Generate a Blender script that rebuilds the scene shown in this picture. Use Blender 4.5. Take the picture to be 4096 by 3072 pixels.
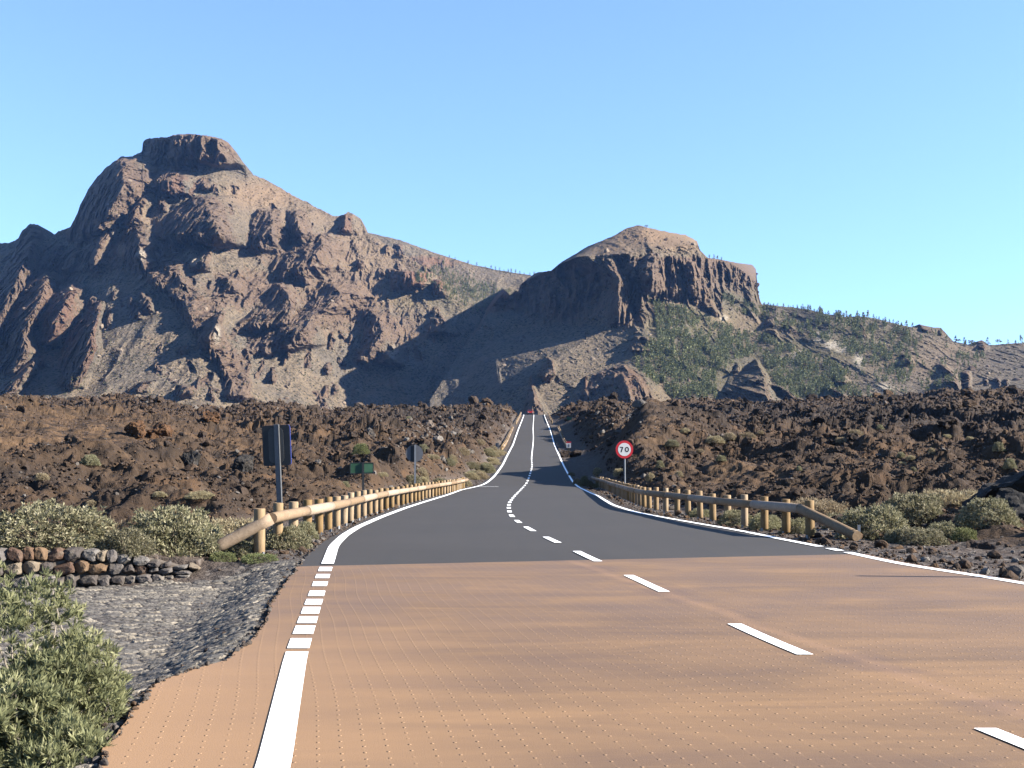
import bpy, math, random
import numpy as np
from mathutils import Vector, Matrix

random.seed(7)
RNG = np.random.default_rng(11)
for o in list(bpy.data.objects):
    bpy.data.objects.remove(o)
C = bpy.context.scene.collection
SC = bpy.context.scene

# ------------------------------------------------------------------ camera
FPX = 1250.0                      # focal length in pixels of a 1024 px wide frame
CAMZ = 1.8
TH = math.atan(66.0 / FPX)        # pitched slightly up
cam_d = bpy.data.cameras.new("camera")
cam = bpy.data.objects.new("camera", cam_d)
C.objects.link(cam)
cam_d.sensor_width = 36.0
cam_d.lens = 36.0 * FPX / 1024.0
cam_d.clip_start = 0.1
cam_d.clip_end = 30000
cam.location = (0, 0, CAMZ)
cam.rotation_euler = (math.pi / 2 + TH, 0, 0)
SC.camera = cam

# ------------------------------------------------------------------ sky, sun, exposure
SUN_EL, SUN_AZ = math.radians(26.5), math.radians(-6.5)     # from the right (+X)
world = bpy.data.worlds.new("World")
SC.world = world
world.use_nodes = True
wn = world.node_tree
wn.nodes.clear()
wo = wn.nodes.new("ShaderNodeOutputWorld")
wb = wn.nodes.new("ShaderNodeBackground")
ws = wn.nodes.new("ShaderNodeTexSky")
ws.sky_type = 'NISHITA'
ws.sun_disc = False
ws.sun_elevation = SUN_EL
ws.sun_rotation = math.pi / 2 - SUN_AZ
ws.altitude = 2000
ws.air_density = 1.0
ws.dust_density = 0.0
ws.ozone_density = 3.3
wb.inputs[1].default_value = 0.081
wtc = wn.nodes.new("ShaderNodeTexCoord")
wad = wn.nodes.new("ShaderNodeVectorMath"); wad.operation = 'ADD'; wad.inputs[1].default_value = (0, 0, 0.11)   # mountain site: the pale layer lies below eye level
wnm = wn.nodes.new("ShaderNodeVectorMath"); wnm.operation = 'NORMALIZE'
wn.links.new(wtc.outputs["Generated"], wad.inputs[0]); wn.links.new(wad.outputs[0], wnm.inputs[0]); wn.links.new(wnm.outputs[0], ws.inputs[0])
wn.links.new(ws.outputs[0], wb.inputs[0])
wn.links.new(wb.outputs[0], wo.inputs[0])
sun_l = bpy.data.lights.new("sun", 'SUN')
sun_l.energy = 5.0
sun_l.angle = math.radians(0.5)
sun_l.color = (1.0, 0.93, 0.82)
sun = bpy.data.objects.new("sun", sun_l)
C.objects.link(sun)
sdir = Vector((math.cos(SUN_EL) * math.cos(SUN_AZ), math.cos(SUN_EL) * math.sin(SUN_AZ), math.sin(SUN_EL)))
sun.rotation_euler = sdir.to_track_quat('Z', 'Y').to_euler()
SC.view_settings.view_transform = 'Standard'
SC.view_settings.look = 'None'
SC.view_settings.exposure = 2.3
SC.view_settings.gamma = 1.0

# ------------------------------------------------------------------ helpers
cT, sT = math.cos(TH), math.sin(TH)


def unproj(px, py, D):
    """world point seen at a pixel of the 1024x768 frame at ground distance D"""
    px = np.asarray(px, float); py = np.asarray(py, float); D = np.asarray(D, float)
    a = (px - 512) / FPX; b = (384 - py) / FPX
    dy = cT - b * sT; dz = sT + b * cT
    k = D / dy
    return a * k, D + 0 * k, CAMZ + dz * k


def project(x, y, z):
    yy = y * cT + (z - CAMZ) * sT
    zz = -y * sT + (z - CAMZ) * cT
    return 512 + FPX * x / yy, 384 - FPX * zz / yy


def sstep(a, b, x):
    t = np.clip((x - a) / (b - a), 0, 1)
    return t * t * (3 - 2 * t)


PERM = np.random.default_rng(5).permutation(256).astype(np.int32)
PERM = np.concatenate([PERM, PERM])
GR = np.random.default_rng(6).normal(size=(256, 3)); GR /= np.linalg.norm(GR, axis=1)[:, None]
GR = GR.astype(np.float32)


def pn(x, y, z=None):
    x = np.asarray(x, np.float64); y = np.asarray(y, np.float64)
    z = np.zeros_like(x) + 0.37 if z is None else np.asarray(z, np.float64)
    xi = np.floor(x); yi = np.floor(y); zi = np.floor(z)
    xf = (x - xi).astype(np.float32); yf = (y - yi).astype(np.float32); zf = (z - zi).astype(np.float32)
    xi = xi.astype(np.int64) & 255; yi = yi.astype(np.int64) & 255; zi = zi.astype(np.int64) & 255
    u = xf * xf * xf * (xf * (xf * 6 - 15) + 10); v = yf * yf * yf * (yf * (yf * 6 - 15) + 10)
    w = zf * zf * zf * (zf * (zf * 6 - 15) + 10)

    def g(i, j, k):
        h = PERM[PERM[PERM[(xi + i) & 255] + ((yi + j) & 255)] + ((zi + k) & 255)]
        q = GR[h]
        return q[..., 0] * (xf - i) + q[..., 1] * (yf - j) + q[..., 2] * (zf - k)
    def L(a, b, t): return a + (b - a) * t
    return 1.6 * L(L(L(g(0, 0, 0), g(1, 0, 0), u), L(g(0, 1, 0), g(1, 1, 0), u), v),
                   L(L(g(0, 0, 1), g(1, 0, 1), u), L(g(0, 1, 1), g(1, 1, 1), u), v), w)


def fbm(x, y, z=None, o=4, gain=0.5, lac=2.03):
    s = 0; a = 1.0; f = 1.0
    for i in range(o):
        s = s + a * pn(x * f + 17.3 * i, y * f - 9.1 * i, None if z is None else z * f + 5.7 * i)
        a *= gain; f *= lac
    return s


def ridged(x, y, z=None, o=4, gain=0.5, lac=2.1):
    s = 0; a = 1.0; f = 1.0; w = 1.0
    for i in range(o):
        n = 1 - np.abs(pn(x * f + 31.3 * i, y * f + 4.1 * i, None if z is None else z * f - 3.7 * i)) * 1.6
        n = np.clip(n, 0, 1) ** 2 * w
        s = s + a * n
        w = np.clip(n * 1.6, 0, 1)
        a *= gain; f *= lac
    return s


def worley(x, y, seed=0, jit=0.9):
    """F1, F2 and a random id of the nearest cell"""
    xi = np.floor(x).astype(np.int64); yi = np.floor(y).astype(np.int64)
    f1 = np.full(x.shape, 9.0); f2 = np.full(x.shape, 9.0); idv = np.zeros(x.shape)
    for i in (-1, 0, 1):
        for j in (-1, 0, 1):
            cx = xi + i; cy = yi + j
            h = PERM[(PERM[(cx + seed) & 255] + cy) & 255]; h2 = PERM[(h + 91) & 255]; h3 = PERM[(h2 + 37 + (cx & 7)) & 255]
            px = cx + 0.5 + jit * (h / 255.0 - 0.5); py = cy + 0.5 + jit * (h2 / 255.0 - 0.5)
            d = np.hypot(x - px, y - py)
            nr = d < f1
            f2 = np.where(nr, f1, np.minimum(f2, d)); f1 = np.where(nr, d, f1); idv = np.where(nr, h3 / 255.0, idv)
    return f1, f2, idv


def mesh_np(name, V, F, mat=None, smooth=False, attrs=None, parent=None, matidx=None, mats=None):
    """mesh object from arrays; F is (n,3)/(n,4) or a list of such arrays"""
    V = np.asarray(V, np.float32).reshape(-1, 3)
    Fs = F if isinstance(F, list) else [F]
    Fs = [np.asarray(f, np.int32) for f in Fs if len(f)]
    me = bpy.data.meshes.new(name)
    me.vertices.add(len(V)); me.vertices.foreach_set("co", V.ravel())
    nl = sum(f.size for f in Fs); npol = sum(len(f) for f in Fs)
    me.loops.add(nl); me.loops.foreach_set("vertex_index", np.concatenate([f.ravel() for f in Fs]))
    me.polygons.add(npol)
    tot = np.concatenate([np.full(len(f), f.shape[1], np.int32) for f in Fs])
    st = np.concatenate([[0], np.cumsum(tot)[:-1]]).astype(np.int32)
    me.polygons.foreach_set("loop_start", st)
    try:
        me.polygons.foreach_set("loop_total", tot)
    except Exception:
        pass
    if matidx is not None:
        me.polygons.foreach_set("material_index", np.asarray(matidx, np.int32))
    me.polygons.foreach_set("use_smooth", np.full(npol, smooth))
    if attrs:
        for k, v in attrs.items():
            v = np.asarray(v, np.float32)
            if v.ndim == 1:
                a = me.attributes.new(k, 'FLOAT', 'POINT'); a.data.foreach_set("value", v)
            else:
                a = me.attributes.new(k, 'FLOAT_COLOR', 'POINT')
                v4 = np.ones((len(v), 4), np.float32); v4[:, :3] = v[:, :3]; a.data.foreach_set("color", v4.ravel())
    me.update(calc_edges=True)
    o = bpy.data.objects.new(name, me)
    C.objects.link(o)
    if mats:
        for m in mats: me.materials.append(m)
    elif mat: me.materials.append(mat)
    if parent: o.parent = parent
    return o


def grid_faces(nr, nc, off=0):
    i = np.arange(nr - 1)[:, None] * nc + np.arange(nc - 1)[None, :]
    i = i.ravel() + off
    return np.stack([i, i + 1, i + 1 + nc, i + nc], 1)


def thing(name, label, cat, loc=(0, 0, 0), rotz=0.0, group=None):
    o = bpy.data.objects.new(name, None)
    o.empty_display_size = 0.2
    C.objects.link(o); o.location = loc; o.rotation_euler = (0, 0, rotz)
    o["label"] = label; o["category"] = cat
    if group: o["group"] = group
    return o


def tag(o, label, cat, group=None):
    o["label"] = label; o["category"] = cat
    if group: o["group"] = group
    return o


def struct(o):
    o["kind"] = "structure"; return o


def dup(root, loc, rotz=0.0, scale=None, label=None, group=None):
    r = root.copy(); C.objects.link(r); r.location = loc; r.rotation_euler = (0, 0, rotz)
    if scale is not None: r.scale = scale
    if label: r["label"] = label
    if group: r["group"] = group
    for ch in list(root.children):
        c = ch.copy(); C.objects.link(c); c.parent = r
        for g in ch.children:
            d = g.copy(); C.objects.link(d); d.parent = c
    return r


class MB:
    """collects primitive shapes into one mesh"""
    def __init__(s): s.v = []; s.f = {}; s.n = 0

    def add(s, V, F):
        V = np.asarray(V, float).reshape(-1, 3); F = np.asarray(F, int)
        s.v.append(V); s.f.setdefault(F.shape[1], []).append(F + s.n); s.n += len(V)

    def box(s, c, d, R=None, bev=0.0):
        hx, hy, hz = d[0] / 2, d[1] / 2, d[2] / 2
        b = min(bev, hx * .9, hy * .9, hz * .9)
        if b <= 0:
            P = np.array([[x, y, z] for z in (-hz, hz) for y in (-hy, hy) for x in (-hx, hx)])
            F = [[0, 2, 3, 1], [4, 5, 7, 6], [0, 1, 5, 4], [2, 6, 7, 3], [0, 4, 6, 2], [1, 3, 7, 5]]
            T = None
        else:
            P = []
            for sx in (-1, 1):
                for sy in (-1, 1):
                    for sz in (-1, 1):
                        P += [[sx * hx, sy * (hy - b), sz * (hz - b)], [sx * (hx - b), sy * hy, sz * (hz - b)], [sx * (hx - b), sy * (hy - b), sz * hz]]
            P = np.array(P)
            def ix(sx, sy, sz, k): return ((sx * 2 + sy) * 2 + sz) * 3 + k
            F = []; T = []
            for q in (0, 1):
                F.append([ix(q, 0, 0, 0), ix(q, 1, 0, 0), ix(q, 1, 1, 0), ix(q, 0, 1, 0)][::1 if q else -1])
                F.append([ix(0, q, 0, 1), ix(0, q, 1, 1), ix(1, q, 1, 1), ix(1, q, 0, 1)][::1 if q else -1])
                F.append([ix(0, 0, q, 2), ix(1, 0, q, 2), ix(1, 1, q, 2), ix(0, 1, q, 2)][::1 if q else -1])
            for a in (0, 1):
                for b2 in (0, 1):
                    F.append([ix(a, b2, 0, 0), ix(a, b2, 0, 1), ix(a, b2, 1, 1), ix(a, b2, 1, 0)])
                    F.append([ix(a, 0, b2, 0), ix(a, 0, b2, 2), ix(a, 1, b2, 2), ix(a, 1, b2, 0)])
                    F.append([ix(0, a, b2, 1), ix(0, a, b2, 2), ix(1, a, b2, 2), ix(1, a, b2, 1)])
                    for c2 in (0, 1): T.append([ix(a, b2, c2, 0), ix(a, b2, c2, 1), ix(a, b2, c2, 2)])
        if R is not None: P = P @ np.array(R).T
        P = P + np.array(c)
        n0 = s.n
        s.add(P, F)
        if T: s.f.setdefault(3, []).append(np.array(T) + n0)

    def tube(s, pts, rad, n=10, cap=True, sq=None):
        pts = np.asarray(pts, float); m = len(pts)
        rad = np.broadcast_to(np.asarray(rad, float), (m,))
        t = np.gradient(pts, axis=0); t /= np.linalg.norm(t, axis=1)[:, None] + 1e-9
        ref = np.array([0, 0, 1.0]) if abs(t[0][2]) < 0.9 else np.array([1.0, 0, 0])
        V = []
        a = np.arange(n) / n * 2 * np.pi
        for i in range(m):
            u = np.cross(t[i], ref); u /= np.linalg.norm(u) + 1e-9; w = np.cross(t[i], u)
            V.append(pts[i] + rad[i] * (np.cos(a)[:, None] * u + np.sin(a)[:, None] * w))
        V = np.concatenate(V)
        F = []
        for i in range(m - 1):
            for j in range(n):
                k = (j + 1) % n
                F.append([i * n + j, i * n + k, (i + 1) * n + k, (i + 1) * n + j])
        n0 = s.n
        s.add(V, F)
        if cap:
            s.f.setdefault(n, []).append(np.array([list(range(n))[::-1], list(range((m - 1) * n, m * n))]) + n0)

    def build(s, name, mat, parent=None, smooth=False):
        o = mesh_np(name, np.concatenate(s.v), [np.concatenate(f) for f in s.f.values()], mat, smooth, parent=parent)
        return o


# ------------------------------------------------------------------ materials
class NT:
    def __init__(s, name, rough=0.85, spec=0.2):
        s.m = bpy.data.materials.new(name); s.m.use_nodes = True
        s.t = s.m.node_tree; s.t.nodes.clear()
        s.out = s.t.nodes.new("ShaderNodeOutputMaterial"); s.b = s.t.nodes.new("ShaderNodeBsdfPrincipled")
        s.t.links.new(s.b.outputs[0], s.out.inputs[0])
        s.b.inputs["Roughness"].default_value = rough; s.b.inputs["Specular IOR Level"].default_value = spec
        s.tc = s.t.nodes.new("ShaderNodeTexCoord"); s.co = s.tc.outputs["Object"]

    def n(s, typ, **kw):
        q = s.t.nodes.new(typ)
        for k, v in kw.items():
            if k.startswith("i_"):
                key = k[2:]
                key = int(key) if key.isdigit() else key.replace("_", " ")
                s.set(q.inputs[key], v)
            else: setattr(q, k, v)
        return q

    def set(s, inp, v):
        if hasattr(v, "is_output") or isinstance(v, bpy.types.NodeSocket): s.t.links.new(v, inp)
        else: inp.default_value = v

    def mapped(s, scale=(1, 1, 1), rot=(0, 0, 0), src=None):
        q = s.n("ShaderNodeMapping"); s.set(q.inputs[0], src or s.co)
        q.inputs["Scale"].default_value = scale; q.inputs["Rotation"].default_value = rot
        return q.outputs[0]

    def noise(s, scale=1.0, detail=4, rough=0.55, vec=None, dist=0.0):
        q = s.n("ShaderNodeTexNoise"); s.set(q.inputs["Vector"], vec or s.co)
        q.inputs["Scale"].default_value = scale; q.inputs["Detail"].default_value = detail
        q.inputs["Roughness"].default_value = rough; q.inputs["Distortion"].default_value = dist
        return q.outputs["Fac"]

    def voro(s, scale=1.0, feat='F1', vec=None, out="Distance"):
        q = s.n("ShaderNodeTexVoronoi", feature=feat); s.set(q.inputs["Vector"], vec or s.co)
        q.inputs["Scale"].default_value = scale
        return q.outputs[out]

    def ramp(s, fac, stops, interp='LINEAR'):
        q = s.n("ShaderNodeValToRGB"); s.set(q.inputs[0], fac)
        cr = q.color_ramp; cr.interpolation = interp
        while len(cr.elements) < len(stops): cr.elements.new(0.5)
        for e, (p, c) in zip(cr.elements, stops):
            e.position = p; e.color = tuple(c) + (1,) if len(c) == 3 else c
        return q.outputs[0]

    def mix(s, f, a, b, mode='MIX'):
        q = s.n("ShaderNodeMix", data_type='RGBA', blend_type=mode)
        def cv(v): return tuple(v) + (1,) if isinstance(v, (tuple, list)) and len(v) == 3 else v
        s.set(q.inputs[0], f); s.set(q.inputs[6], cv(a)); s.set(q.inputs[7], cv(b))
        return q.outputs[2]

    def math(s, op, a, b=0.0, c=0.0, clamp=False):
        q = s.n("ShaderNodeMath", operation=op, use_clamp=clamp)
        s.set(q.inputs[0], a); s.set(q.inputs[1], b); s.set(q.inputs[2], c)
        return q.outputs[0]

    def rng(s, v, a, b, c=0.0, d=1.0):
        q = s.n("ShaderNodeMapRange"); s.set(q.inputs[0], v)
        for i, w in enumerate((a, b, c, d)): q.inputs[i + 1].default_value = w
        return q.outputs[0]

    def attr(s, name, out="Fac"):
        q = s.n("ShaderNodeAttribute", attribute_name=name); return q.outputs[out]

    def bump(s, h, strength=0.5, dist=0.02, prev=None):
        q = s.n("ShaderNodeBump"); s.set(q.inputs["Height"], h)
        q.inputs["Strength"].default_value = strength; q.inputs["Distance"].default_value = dist
        if prev: s.set(q.inputs["Normal"], prev)
        s.set(s.b.inputs["Normal"], q.outputs[0])
        return q.outputs[0]

    def color(s, c, k=0.66):
        if k < 1.0 or k > 1.001: k *= 0.62
        if isinstance(c, tuple): s.b.inputs["Base Color"].default_value = tuple(v * k for v in c[:3]) + (1,); return s.m
        q = s.n("ShaderNodeVectorMath", operation='SCALE'); s.set(q.inputs[0], c); q.inputs["Scale"].default_value = k
        s.set(s.b.inputs["Base Color"], q.outputs[0])
        return s.m


def simple(name, col, rough=0.6, var=0.15, scale=8, metal=0.0, spec=0.3):
    n = NT(name, rough, spec); n.b.inputs["Metallic"].default_value = metal
    f = n.noise(scale, 5, 0.6)
    a = tuple(c * (1 - var) for c in col); b = tuple(c * (1 + var) for c in col)
    n.color(n.ramp(f, [(0.3, a), (0.7, b)]))
    n.bump(f, 0.15, 0.005)
    return n.m


# ------------------------------------------------------------------ road layout (all from one height profile of the road)
zt_D = [-30, 0, 12, 20, 24, 29, 35, 49, 62, 80, 96, 105, 114, 124, 135, 156, 180, 205, 257, 330, 375, 395, 410, 440, 480, 600]
zt_Z = [0, 0, -.01, -.05, -.09, -.18, -.3, -.5, -.7, -.95, -1.1, -1.0, -.72, -.38, 0, .9, 1.75, 2.65, 5.9, 9.75, 12.2, 13.0, 13.1, 12.4, 11, 6]
_d = np.linspace(-30, 600, 2521)
_z = np.interp(_d, zt_D, zt_Z)
for _ in range(3):
    kk = np.ones(25) / 25; zz = np.convolve(np.pad(_z, 12, mode='edge'), kk, 'valid'); w_ = sstep(20, 60, _d); _z = _z * (1 - w_) + zz * w_
ROWS = np.concatenate([np.arange(-12, 3, 1.0), 3 * (1.012 ** np.arange(0, 425))])
ROWS = ROWS[ROWS < 470]
ZROWS = np.interp(ROWS, _d, _z)


def zr(D): return np.interp(D, ROWS, ZROWS)


def ground_pt(px, py):
    Ds = np.linspace(4, 402, 8000)
    x, y, z = unproj(px, py, Ds)
    s = z - zr(Ds)
    k = np.argmax(s < 0)
    if s[k] >= 0: k = len(Ds) - 1
    return float(x[k]), float(Ds[k])


def track(pts, extra_near=(), extra_far=()):
    P = [ground_pt(px / 4, py / 4) for px, py in pts]
    P = sorted(list(extra_near) + P + list(extra_far), key=lambda t: t[1])
    X = np.array([p[0] for p in P]); D = np.array([p[1] for p in P])
    Df = np.linspace(D[0], D[-1], 4000); Xf = np.interp(Df, D, X)
    # smooth proportionally to distance
    out = Xf.copy()
    for it in range(2):
        cs = np.concatenate([[0], np.cumsum(out)])
        h = np.clip((Df * 0.035 / (Df[1] - Df[0])).astype(int), 1, 200)
        i = np.arange(len(Df)); h = np.minimum(h, np.minimum(i, len(Df) - 1 - i))
        out = (cs[i + h + 1] - cs[i - h]) / (2 * h + 1)
    return lambda d: np.interp(d, Df, out)


farend = lambda x: [(x, 470.0)]
LL = track([(2096, 1661), (2071.6, 1723), (2052.6, 1777), (2014.7, 1853), (1977, 1907), (1933, 1940), (1890, 1950), (1846, 1959), (1781, 1983), (1705, 2006),
            (1624, 2032), (1515, 2073), (1434, 2108), (1380, 2141), (1336, 2184), (1312, 2254), (1297, 2290), (1199, 2578), (1181, 2640), (1095, 3072)],
           [(-0.9, 3.0), (-0.3, -12.0)], farend(4.2))
RL = track([(2177, 1661), (2206, 1736), (2217, 1777), (2244, 1840), (2271, 1894), (2294, 1931), (2334, 1958), (2393, 1985), (2452, 2021), (2542, 2050),
            (2655, 2071), (2768, 2091), (2904, 2114), (3000, 2132), (3089, 2151), (3289, 2190), (3495, 2235), (3603, 2259), (3765, 2284), (3982, 2317), (4096, 2340)],
           [(8.3, 13.0), (11.5, 6.0), (14, -12.0)], farend(12.5))
CL = track([(2135.6, 1661), (2132, 1714), (2134, 1750), (2128, 1813), (2126, 1836), (2129, 1867), (2121, 1894), (2108, 1931), (2090, 1951), (2068, 1974), (2050, 1994),
            (2036, 2014), (2035, 2032), (2037, 2048), (2046, 2065), (2071, 2087), (2118, 2118), (2203, 2160), (2350, 2229), (2585, 2338), (3072, 2562), (3940, 2925)],
           [(3.6, 5.0), (6, -12.0)], farend(8.3))
EDG = track([(400, 3072), (405, 3024), (468, 2923), (570, 2802), (620, 2739), (690, 2695), (816, 2676), (899, 2657), (949, 2619), (1025, 2543), (1070, 2480),
             (1076, 2416), (1126, 2353), (1171, 2296), (1202, 2252), (1239, 2211), (1282, 2173), (1347, 2135), (1440, 2090)],
            [(-2.2, 4.0), (-2.2, -12.0)], [(-5.0, 60.0), (-4.6, 75.0)])


def eL(D):
    w = sstep(32, 50, D)
    return .045 * pn(np.asarray(D, float) / .45, np.asarray(D, float) * 0 + .7) * (1 - sstep(22, 34, D)) + (1 - w) * EDG(np.minimum(D, 60)) + w * (LL(D) - 0.35)


def eR(D): return RL(D) + 0.22


def yb(X): return 20.9 + 0.28 * X + .03 * pn(np.asarray(X, float) / .5, np.asarray(X, float) * 0)     # brick / asphalt joint


def road_sheet(name, D0, D1, fl, fr, mat, dz, ncol=24, skirt=0.35, y_of=None):
    rows = np.concatenate([[D0], ROWS[(ROWS > D0 + .01) & (ROWS < D1 - .01)], [D1]])
    V = []
    for D in rows:
        t = np.linspace(0, 1, ncol)
        x = fl(D) + (fr(D) - fl(D)) * t
        y = np.full(ncol, D)
        if y_of is not None:
            for _ in range(6):
                y = y_of(x, np.full(ncol, D), D); x = fl(y) + (fr(y) - fl(y)) * t
        z = zr(y) + dz
        l = [x[0] - 0.04, y[0], z[0] - skirt]; r = [x[-1] + 0.04, y[-1], z[-1] - skirt]
        V.append(np.vstack([[l], np.stack([x, y, z], 1), [r]]))
    V = np.array(V)
    return mesh_np(name, V.reshape(-1, 3), grid_faces(len(rows), ncol + 2), mat, False)


def strip(D0, D1, fc, w, dz=0.014, n_extra=2):
    """painted strip between two distances following centre function fc"""
    rows = np.unique(np.concatenate([np.linspace(D0, D1, n_extra), ROWS[(ROWS > D0 + 1e-3) & (ROWS < D1 - 1e-3)]]))
    x = fc(rows); s = np.gradient(x, rows) if len(rows) > 2 else np.full(len(rows), (x[-1] - x[0]) / (rows[-1] - rows[0]))
    hw = w / 2 * np.sqrt(1 + s * s)
    V = np.stack([np.stack([x - hw, rows, zr(rows) + dz], 1), np.stack([x + hw, rows, zr(rows) + dz], 1)], 1)
    return V.reshape(-1, 3), grid_faces(len(rows), 2)


# asphalt
n = NT("asphalt", 0.85, 0.25)
f1 = n.noise(0.25, 4, 0.6); f2 = n.noise(60, 3, 0.7); f3 = n.noise(0.9, 4, 0.6, n.mapped((2.2, .12, 1)))
c = n.ramp(f1, [(0.3, (.074, .065, .058)), (0.7, (.096, .084, .075))])
c = n.mix(n.rng(f3, .45, .75, 0, .35), c, (.05, .048, .05))
c = n.mix(n.rng(f2, .35, .7, 0, .5), c, (.10, .095, .093))
n.color(c, .46); n.bump(f2, 0.4, 0.006)
M_asphalt = n.m

# stamped orange paving
n = NT("stamped_paving", 0.8, 0.25)
co = n.mapped((1, 1, 1), (0, 0, math.radians(-10)))
wob = n.n("ShaderNodeTexNoise"); n.set(wob.inputs["Vector"], n.co); wob.inputs["Scale"].default_value = 0.12; wob.inputs["Detail"].default_value = 1
va = n.n("ShaderNodeVectorMath", operation='MULTIPLY_ADD'); n.set(va.inputs[0], wob.outputs["Color"]); va.inputs[1].default_value = (0.55, 0.3, 0); n.set(va.inputs[2], co)
sx = n.n("ShaderNodeSeparateXYZ"); n.set(sx.inputs[0], va.outputs[0])
G = 0.143
fx = n.math('ABSOLUTE', n.math('SUBTRACT', n.math('FRACT', n.math('DIVIDE', sx.outputs[0], G)), 0.5))
fy = n.math('ABSOLUTE', n.math('SUBTRACT', n.math('FRACT', n.math('DIVIDE', sx.outputs[1], G * 1.08)), 0.5))
lx = n.rng(fx, 0.455, 0.495); ly = n.rng(fy, 0.455, 0.495)      # joints at .5
dotx = n.rng(fx, 0.42, 0.47); doty = n.rng(fy, 0.40, 0.47)
dot = n.math('MULTIPLY', n.math('MULTIPLY', dotx, doty), n.rng(n.noise(1.6, 4, .6), .36, .58, .12, 1.0))
st1 = n.noise(1.0, 5, 0.62, n.mapped((.22, .8, 1), (0, 0, math.radians(4))), 0.8)
st2 = n.noise(1.0, 6, 0.65, n.mapped((.6, 2.2, 1), (0, 0, math.radians(-6))), 1.0)
st3 = n.noise(0.18, 3, 0.5)
base = n.ramp(st1, [(0.32, (.27, .165, .105)), (0.48, (.41, .242, .122)), (0.64, (.58, .335, .155))])
base = n.mix(n.rng(st2, .46, .72, 0, .38), base, (.22, .138, .095))
base = n.mix(n.rng(st3, .45, .7, 0, .45), base, (.55, .33, .18))
# cleaner, brighter paving close to the left kerb
sp = n.n("ShaderNodeSeparateXYZ"); n.set(sp.inputs[0], n.co)
clean = n.rng(n.math('ADD', sp.outputs[0], n.math('MULTIPLY', sp.outputs[1], .22)), -0.6, 2.2, 0.95, 0.0)
base = n.mix(n.math('MULTIPLY', clean, n.rng(sp.outputs[1], 11, 16, 1, .0)), base, (.72, .43, .23))
dk_ = n.math('MULTIPLY', n.rng(sp.outputs[1], 9.5, 14.5, 0, .62), n.rng(n.noise(.8, 5, .6), .30, .58))
base = n.mix(dk_, base, (.285, .19, .15))
# a pale worn seam beside the centre line
seam = n.math('ABSOLUTE', n.math('SUBTRACT', n.math('ADD', sp.outputs[0], n.math('MULTIPLY', sp.outputs[1], .20)), n.math('ADD', 4.95, n.math('MULTIPLY', n.noise(.5, 2), .5))))
base = n.mix(n.rng(seam, .02, .16, .55, 0), base, (.62, .36, .2))
base = n.mix(n.math('MULTIPLY', n.rng(seam, .2, .45, .45, 0), n.rng(n.noise(1.2, 3), .45, .6)), base, (.24, .15, .125))
fine = n.noise(90, 3, .7)
base = n.mix(n.rng(fine, .3, .7, 0, .35), base, (.30, .185, .12))
base = n.mix(n.math('MULTIPLY', lx, .22), base, (.70, .42, .22))
base = n.mix(n.math('MULTIPLY', ly, .13), base, (.66, .40, .22))
base = n.mix(n.math('MULTIPLY', dot, .6), base, (.78, .50, .28))
n.color(base, .50)
hgt = n.math('ADD', n.math('MULTIPLY', dot, 1.0), n.math('MULTIPLY', fine, .22))
n.bump(hgt, 0.9, 0.012)
M_brick = n.m

# thick white paint
n = NT("road_paint", 0.55, 0.3)
f = n.noise(35, 4, .7); f2 = n.noise(3, 5, .7)
c = n.ramp(f, [(0.25, (.72, .72, .70)), (0.5, (.84, .84, .83))])
c = n.mix(n.rng(f2, .56, .74, 0, .6), c, (.45, .42, .39)); c = n.mix(n.rng(n.noise(12, 5, .8), .60, .70, 0, .6), c, (.35, .31, .28))
n.color(c, 1.0); n.bump(f, .3, .004)
M_paint = n.m

brick = struct(road_sheet("stamped_paving_road", -12, 24.6, eL, eR, M_brick, 0.006, 40,
                          y_of=lambda x, y, D: np.where(y > 14, 14 + (y - 14) * (yb(x) - 14) / (24.6 - 14), y)))
asph = struct(road_sheet("asphalt_road", 16.5, 465, eL, eR, M_asphalt, 0.0, 14))


def paint(name, parts):
    Vs, Fs, k = [], [], 0
    for V, F in parts:
        Vs.append(V); Fs.append(F + k); k += len(V)
    return struct(mesh_np(name, np.concatenate(Vs), np.concatenate(Fs), M_paint))


def gD(px, py): return ground_pt(px / 4, py / 4)[1]


parts = [strip(-12, gD(1150, 2614), LL, .198)]
for t, b in ((2559, 2600), (2508, 2541), (2471, 2498), (2433, 2459), (2402, 2424), (2368, 2388), (2330, 2349), (2300, 2317), (2272, 2288)):
    parts.append(strip(gD(1250, b), gD(1250, t), LL, .20))
parts.append(strip(gD(1312, 2258), 465, LL, .2))
paint("left_edge_line", parts)
paint("right_edge_line", [strip(-12, gD(3390, 2212), RL, .17), strip(gD(3375, 2205), gD(3310, 2196), RL, .17), strip(gD(3285, 2188), 465, RL, .17)])
parts = [strip(gD(2126, 1836), 465, CL, .13)]
for t, b in ((2925, 3010), (2500, 2625), (2305, 2371), (2207, 2248), (2150, 2173), (2109, 2126), (2082, 2093)):
    parts.append(strip(gD(2300, b), gD(2300, t), CL, .145))
cD = [gD(0, 2060) + 2.45 * 0]
D_ = gD(2046, 2069)
while D_ < gD(2126, 1838):
    parts.append(strip(D_, D_ + 1.9, CL, .16)); D_ += 4.2
paint("centre_line", parts)
yy = gD(1950, 1947)
paint("give_way_mark", [strip(yy - .2, yy, lambda d: LL(d) + 1.0, 1.5)])

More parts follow.
